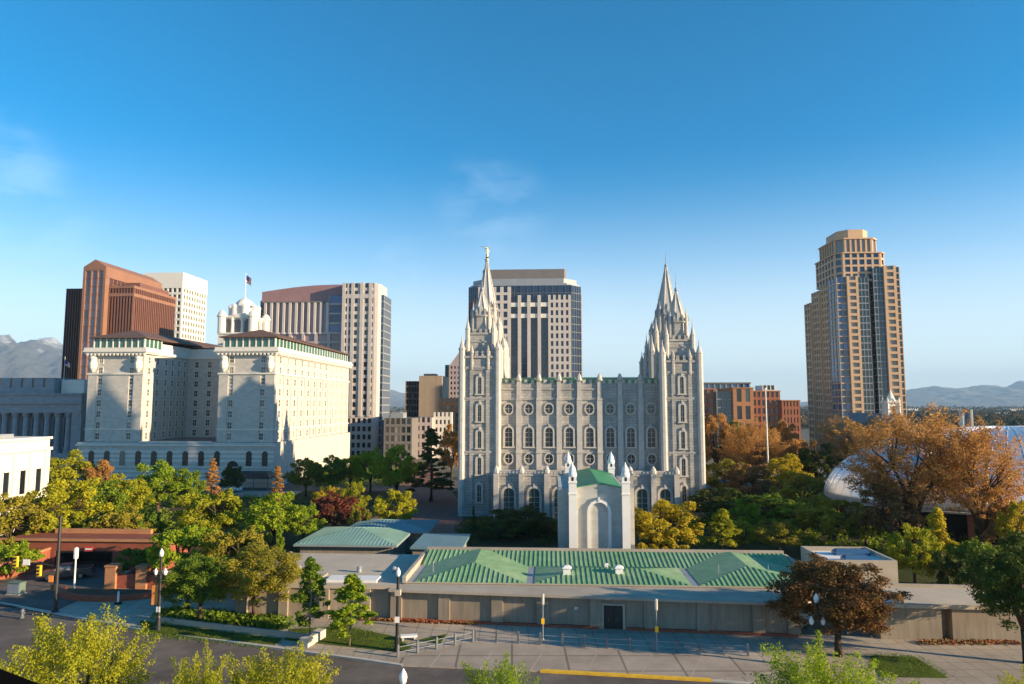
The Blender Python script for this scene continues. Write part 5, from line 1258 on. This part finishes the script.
TREES = [
 # near pavement, tops only
 ('street_tree', 'near', YG, 88, 622, 122, 48, 'yellow green tree top rising from the lower left beside the black ledge', gN),
 ('street_tree', 'near', YG, 208, 655, 66, 46, 'narrow yellow tree top left half of the pair at the bottom edge', gN),
 ('street_tree', 'near', YG, 284, 650, 104, 47, 'broad yellow green tree top at the bottom edge below the young trees', gN),
 ('street_tree', 'near', BG, 497, 666, 78, 46, 'round green tree top at the bottom centre beside the drop-off', gN),
 ('street_tree', 'near', BG, 815, 652, 130, 46, 'wide bright yellow green tree top at the bottom below the bronze tree', gN),
 ('street_tree', 'near', YG, 1010, 672, 70, 47, 'yellow green tree top in the lower right corner', gN),
 # far pavement
 ('street_tree', 'big', GN, 208, 548, 66, 83, 'dense green tree just right of the orange bannered lamp', gS),
 ('street_tree', 'big', OL, 262, 540, 82, 84, 'full olive tree shading the planting bed left of the young trees', gS),
 ('young_tree', 'young', GN, 316, 556, 46, 75.6, 'slim conical young tree with pale trunk on the verge', gS),
 ('young_tree', 'young', BG, 355, 574, 60, 75.0, 'small bright young tree with white trunk left of the street lamp', gS),
 ('street_tree', 'big', BZ, 828, 549, 106, 72, 'large bronze red tree in front of the wall', gS),
 ('street_tree', 'big', DG, 1010, 526, 96, 70, 'large dense dark green tree at the right edge', gS),
 # left garden
 ('garden_tree', 'round', OL, 18, 488, 62, 116, 'olive tree in front of the cream building at the left edge', gL),
 ('garden_tree', 'round', YG, 72, 476, 66, 124, 'yellow green tree above the brick portal terrace', gL),
 ('garden_tree', 'round', YG, 70, 447, 54, 170, 'yellow green tree rising between cream building and hotel', gL),
 ('garden_tree', 'round', GN, 108, 474, 46, 140, 'green tree right of the tall yellow one over the portal', gL),
 ('garden_tree', 'round', OR, 104, 458, 34, 172, 'pinkish orange tree at the hotel left corner', gL),
 ('garden_tree', 'round', YG, 132, 470, 44, 146, 'pale yellow green tree in front of the hotel podium left windows', gL),
 ('garden_tree', 'wide', BG, 163, 460, 52, 160, 'bright green tree before the hotel podium', gH),
 ('garden_tree', 'round', GN, 192, 469, 30, 165, 'small green tree right of the bright tree at the hotel', gH),
 ('spruce', 'conifer', OR, 215, 459, 26, 172, 'orange tinted conifer left of the hotel entrance', gH),
 ('spruce', 'conifer', OR, 280, 464, 22, 172, 'orange tinted conifer at the hotel right corner', gH),
 ('garden_tree', 'round', DK, 234, 465, 24, 192, 'dark shrub like tree against the hotel wall', gH),
 ('garden_tree', 'wide', YG, 214, 487, 64, 126, 'broad yellow green tree in the middle of the left garden', gL),
 ('garden_tree', 'wide', BG, 278, 492, 58, 126, 'rounded bright green tree left of the teal roof', gL),
 ('garden_tree', 'wide', BG, 186, 520, 62, 100, 'bright green tree behind the bannered lamp', gL),
 ('garden_tree', 'wide', OL, 240, 524, 60, 98, 'olive green tree behind the dense street trees', gL),
 ('garden_tree', 'shrub', GN, 150, 508, 44, 124, 'low green shrub mass behind the portal terrace', gL),
 ('garden_tree', 'shrub', DK, 112, 512, 40, 124, 'dark shrub on the terrace above the underpass', gL),
 ('garden_tree', 'shrub', GN, 38, 512, 40, 122, 'low green shrub above the left end of the portal', gL),
 ('garden_tree', 'young', BG, 283, 524, 16, 106, 'tiny bright green sapling by the flat tan roof', gL),
 ('garden_tree', 'shrub', BG, 22, 541, 46, 103, 'yellow green bush behind the traffic signal at left', gL),
 ('garden_tree', 'shrub', OL, 5, 535, 40, 106, 'olive bush cut by the left picture edge', gL),
 ('garden_tree', 'shrub', GN, 160, 545, 34, 106, 'green bush hanging over the right end of the portal', gL),
 ('garden_tree', 'shrub', YG, 64, 511, 54, 119, 'yellow green bush just above the middle of the brick portal', gL),
 ('garden_tree', 'wide', OL, 128, 506, 52, 120, 'olive bush just above the right half of the brick portal', gL),
 ('garden_tree', 'shrub', GN, 142, 547, 40, 104, 'green shrub in front of the right end of the portal', gL),
 ('garden_tree', 'shrub', YG, 8, 515, 46, 118, 'yellow green bush above the portal at the left picture edge', gL),
 # between hotel and temple
 ('garden_tree', 'wide', OL, 308, 456, 36, 195, 'olive brown tree at the foot of the hotel sunlit flank', gM),
 ('garden_tree', 'wide', GN, 334, 455, 34, 200, 'plain green tree halfway along the hotel flank', gM),
 ('garden_tree', 'wide', YG, 352, 451, 30, 204, 'yellow green tree at the far end of the hotel flank', gM),
 ('garden_tree', 'wide', BG, 372, 446, 34, 200, 'tall bright green tree before the rose roofed tower', gM),
 ('garden_tree', 'wide', BG, 398, 445, 44, 186, 'bright green tree standing left of the dark conifer', gM),
 ('spruce', 'conifer', DK, 432, 425, 48, 185, 'big dark conifer near the left temple tower', gM),
 ('garden_tree', 'round', OR, 452, 420, 26, 215, 'orange tree against the left edge of the temple', gM),
 ('garden_tree', 'round', YE, 328, 483, 28, 150, 'small golden tree behind the dark red tree', gM),
 ('garden_tree', 'round', YG, 356, 480, 26, 152, 'small yellow green tree right of the golden one', gM),
 ('garden_tree', 'wide', RD, 337, 491, 52, 136, 'dark red leaved tree behind the teal pavilion roof', gM),
 ('garden_tree', 'wide', YG, 396, 489, 40, 140, 'yellow green tree beside the red brick plaza', gM),
 ('garden_tree', 'round', BG, 307, 503, 34, 126, 'bright green tree at the pavilion left corner', gM),
 ('garden_tree', 'shrub', OL, 362, 502, 24, 130, 'olive bush behind the pavilion ridge', gM),
 # temple garden
 ('garden_tree', 'wide', DK, 523, 508, 72, 138, 'dark round tree in shade before the temple nave', gT),
 ('cypress', 'cypress', DK, 474, 506, 10, 140, 'thin dark cypress at the foot of the left temple tower', gT),
 ('garden_tree', 'shrub', DK, 498, 517, 40, 132, 'dark low bush left of the shaded tree by the nave', gT),
 ('garden_tree', 'wide', YE, 664, 499, 66, 119, 'golden yellow tree right of the entrance chapel', gT),
 ('garden_tree', 'shrub', YE, 654, 526, 50, 116, 'low golden bush behind the annex roof coping', gT),
 ('garden_tree', 'young', YG, 718, 508, 44, 118, 'pointed yellow green tree right of the golden tree', gT),
 ('garden_tree', 'round', YG, 738, 518, 34, 123, 'small yellow green tree beside the pointed one', gT),
 ('garden_tree', 'round', OL, 774, 520, 46, 120, 'orange olive tree above the right end of the annex', gT),
 ('garden_tree', 'round', DK, 716, 484, 64, 150, 'dark green tree beside the right temple tower', gT),
 ('garden_tree', 'round', GN, 762, 490, 60, 142, 'plain green tree left of the olive tree mass', gT),
 ('garden_tree', 'wide', GN, 800, 500, 62, 134, 'spreading green tree behind the tan service block', gT),
 ('garden_tree', 'round', BG, 742, 497, 30, 134, 'bright green tree squeezed between two darker trees', gT),
 ('garden_tree', 'round', OL, 828, 492, 64, 126, 'olive green tree below the dome left end', gT),
 ('garden_tree', 'round', GN, 860, 512, 44, 126, 'green tree behind the service block right corner', gT),
 ('garden_tree', 'round', YE, 782, 450, 44, 180, 'bright yellow tree right of the tall white pole', gT),
 ('garden_tree', 'vase', OR, 752, 422, 66, 200, 'orange brown budding tree behind the tall white pole', gT),
 ('garden_tree', 'round', OR, 715, 411, 38, 214, 'orange tree against the right temple tower', gT),
 ('garden_tree', 'round', OL, 740, 417, 34, 216, 'olive topped tree below the orange brick building', gT),
 ('garden_tree', 'round', OR, 778, 414, 34, 212, 'orange tree below the right end of the brick building', gT),
 ('garden_tree', 'round', OR, 798, 437, 36, 196, 'rusty orange tree left of the dome', gT),
 ('garden_tree', 'round', DK, 815, 440, 44, 190, 'dark tree at the foot of the residential tower', gT),
 ('garden_tree', 'round', OL, 722, 455, 46, 180, 'olive brown tree behind the dark tree by the tower', gT),
 ('garden_tree', 'round', BR, 748, 462, 48, 170, 'low brown tree under the tall orange brown one', gT),
 ('garden_tree', 'round', OL, 800, 470, 54, 160, 'shaded olive tree under the bright yellow tree', gT),
 # orange trees on the right
 ('elm_tree', 'vase', OR, 908, 403, 132, 122, 'tallest orange budding tree with dark limbs before the dome', gO),
 ('elm_tree', 'vase', OR, 974, 424, 84, 114, 'orange budding tree with forked trunk at the right', gO),
 ('elm_tree', 'vase', OR, 852, 413, 64, 204, 'orange tree crown behind the dome left end', gO),
 ('elm_tree', 'vase', OR, 878, 424, 46, 186, 'orange tree crown behind the tallest orange tree', gO),
 ('garden_tree', 'round', BR, 884, 478, 66, 121, 'brown budding tree below the tallest orange tree', gR),
 ('garden_tree', 'young', YE, 930, 506, 40, 100, 'bright yellow tree at the foot of the orange trees', gR),
 ('garden_tree', 'wide', YG, 905, 524, 44, 98, 'yellow green bush right of the service block', gR),
 ('garden_tree', 'wide', GN, 962, 536, 48, 96, 'green bush between yellow tree and dark right tree', gR),
 ('garden_tree', 'round', BR, 1000, 490, 46, 112, 'brown tree at the right edge below the dome', gR),
 ('garden_tree', 'wide', YE, 1012, 500, 34, 106, 'golden tree above the dark tree at the right edge', gR),
 ('garden_tree', 'shrub', DK, 944, 552, 50, 92, 'dark clipped hedge behind the low tan building', gR),
]
for a in TREES: tree(*a, bark='pale_bark' if a[0] == 'young_tree' else 'bark')

def undergrowth(name, poly_px, n, leaf, hmax, label, seed, ls=1.0):
    rg = np.random.default_rng(seed); c0 = [G(*p) for p in poly_px]; xs = [p[0] for p in c0]; ys = [p[1] for p in c0]
    def inside(x, y):
        r = False; j = len(c0) - 1
        for i in range(len(c0)):
            if (c0[i][1] > y) != (c0[j][1] > y) and x < (c0[j][0]-c0[i][0])*(y-c0[i][1])/(c0[j][1]-c0[i][1]) + c0[i][0]: r = not r
            j = i
        return r
    cl = []
    while len(cl) < n:
        x, y = rg.uniform(min(xs), max(xs)), rg.uniform(min(ys), max(ys))
        if inside(x, y): cl.append((x, y, rg.uniform(.8, 2.4), rg.uniform(.5, 1) * hmax, rg.uniform(0, 1)))
    per = 70; N_ = n * per; P = np.empty((N_, 3)); T_ = np.empty(N_)
    for i, (x, y, r_, h_, tn) in enumerate(cl):
        d = rg.normal(size=(per, 3)); d /= np.linalg.norm(d, axis=1)[:, None]; d[:, 2] = abs(d[:, 2]); rr = rg.uniform(.6, 1, per)[:, None]
        P[i*per:(i+1)*per] = np.array([x, y, .05]) + d * rr * np.array([r_, r_, h_]); T_[i*per:(i+1)*per] = tn*.6 + rg.uniform(0, .4, per)
    nr = rg.normal(size=(N_, 3)) + np.array([0, 0, .8]); nr /= np.linalg.norm(nr, axis=1)[:, None]; tt = np.cross(nr, rg.normal(size=(N_, 3))); tt /= np.linalg.norm(tt, axis=1)[:, None]; bt = np.cross(nr, tt)
    sz = rg.uniform(.14, .34, N_)[:, None] * ls; V_ = np.stack([P + tt*sz, P + bt*sz*.6, P - tt*sz, P - bt*sz*.6], 1)
    me = bpy.data.meshes.new(name); me.vertices.add(N_*4); me.vertices.foreach_set('co', V_.reshape(-1)); me.loops.add(N_*4); me.loops.foreach_set('vertex_index', np.arange(N_*4, dtype=np.int32))
    me.polygons.add(N_); me.polygons.foreach_set('loop_start', np.arange(0, N_*4, 4, dtype=np.int32)); me.polygons.foreach_set('loop_total', np.full(N_, 4, dtype=np.int32))
    a_ = me.attributes.new('tint', 'FLOAT', 'FACE'); a_.data.foreach_set('value', T_.astype(np.float32)); me.update(); me.materials.append(MATS[leaf])
    tag(link(name, me), label, 'undergrowth', kind='stuff')
undergrowth('undergrowth', [(-40, 505), (120, 488), (300, 500), (290, 545), (180, 540), (60, 530)], 420, GN, 2.0, 'low shrubs under the trees of the left garden', 1)
undergrowth('undergrowth', [(640, 545), (790, 546), (960, 570), (1040, 545), (1040, 500), (820, 490), (700, 495)], 560, GN, 1.8, 'dark shrubs under the trees right of the temple', 2)
undergrowth('undergrowth', [(460, 545), (560, 545), (560, 518), (462, 522)], 80, DK, 1.4, 'dark shrubs at the foot of the temple', 3)
undergrowth('undergrowth', [(296, 488), (400, 486), (420, 470), (300, 474)], 190, GN, 3.0, 'shrubs along the hotel flank', 4)
undergrowth('undergrowth', [(165, 612), (285, 621), (282, 629), (162, 620)], 60, GN, .9, 'green planting behind the low planter edge', 5)
undergrowth('grass', [(292, 629), (345, 627.5), (391, 636.5), (410, 648), (398, 651), (286, 639.5)], 420, GN, .16, 'short grass around the two young trees', 11, .28)
undergrowth('grass', [(872, 657), (914, 658), (945, 677), (881, 676)], 260, GN, .16, 'short grass strip at the lower right', 12, .28)
undergrowth('grass', [(142, 622), (280, 639.5), (274, 644.5), (147, 630.5)], 300, GN, .16, 'short grass verge below the left street trees', 13, .28)
# far woods and city in the valley
def far_wood():
    rg = np.random.default_rng(77); v = []; f = []
    for i in range(5200):
        py = rg.uniform(407.5, 428); Y = 17400 / (py - 405) * rg.uniform(.95, 1.05); px = rg.uniform(690, 1120) if i % 6 else rg.uniform(340, 690)
        if Y < 520: continue
        X = XA(px, Y); s = rg.uniform(2.5, 6) * (1 + Y/2500); o = len(v)
        hz_ = s * rg.uniform(.8, 1.5)
        ring = [(X + s*math.cos(a + rg.uniform(-.3, .3)), Y + s*math.sin(a), hz_*rg.uniform(.2, .5)) for a in np.linspace(0, 6.28, 6)[:5]]
        v += ring + [(X + rg.uniform(-1, 1), Y, hz_)]; f += [(o + k, o + (k+1) % 5, o + 5) for k in range(5)]
    b = MB(); b.v = v; b.f = f; return tag(b.build('woods', 'far_tree', fix=False), kind='stuff')
mat('far_tree', (.050, .055, .025), .95, .4, .02, .1, tint=(.09, .06, .03))
far_wood()
rg = random.Random(5)
FAR = [(967, 425, 700, 4.6, 20.5, 'grey_paint', 'dark rounded tower on the horizon above the dome'), (1003, 419, 1500, 30, 9, 'white_roof', 'long white warehouse on the horizon at the far right'), (985, 422, 1200, 22, 8, 'beige', 'tan low block right of the dark horizon tower'),
       (1016, 414, 2400, 45, 14, 'white_concrete', 'small white block on the horizon at the right edge'), (930, 418, 1500, 26, 9, 'brown_precast', 'brown low block left of the dark horizon tower'), (800, 422, 1100, 14, 8, 'white_concrete', 'pale low building left of the residential tower'),
       (803, 428, 900, 10, 7, 'beige', 'small tan building in the gap by the residential tower'), (397, 415, 1500, 18, 10, 'white_concrete', 'pale far building beside the rose roofed tower'), (912, 414, 2300, 40, 15, 'white_roof', 'white far building just above the orange trees'),
       (953, 413, 2600, 60, 12, 'rose_stone', 'pinkish far building under the hazy mountains')]
for px, py, Y, w_, h_, m, lab in FAR:
    t = thing('distant_building', lab, 'building', (XA(px, Y), Y, 0), GR + rg.uniform(-.1, .1), 'distant buildings in the valley')
    if px == 967:
        MB().lathe(0, 0, [(w_, 0), (w_, h_), (w_*.9, h_ + .6)], 18).build('wall', m, t); MB().box(-w_*1.5, -w_*1.02, -3, 3, 0, h_).build('stair_tower', 'white_concrete', t)
    else:
        block(t, 'wall', -w_/2, w_/2, 0, w_*.7, 0, h_, {'F': (5, 2, w_*.05, h_*.2)}, m, 'dark_glass', .3, .4, 'mech_grey', .2)
flush_windows()

# ================================================================== HAZE
hz = MB(); hz.box(-24000, 24000, -200, 22000, -1, 1000)
hm = bpy.data.materials.new('haze'); hm.use_nodes = True; n_ = hm.node_tree; n_.nodes.clear()
ho = n_.nodes.new('ShaderNodeOutputMaterial'); pv = n_.nodes.new('ShaderNodeVolumePrincipled')
pv.inputs['Density'].default_value = .00005; pv.inputs['Color'].default_value = (.46, .72, 1.0, 1); pv.inputs['Anisotropy'].default_value = 0
n_.links.new(pv.outputs['Volume'], ho.inputs['Volume'])
MATS['haze'] = hm
tag(hz.build('haze', 'haze'), kind='stuff')
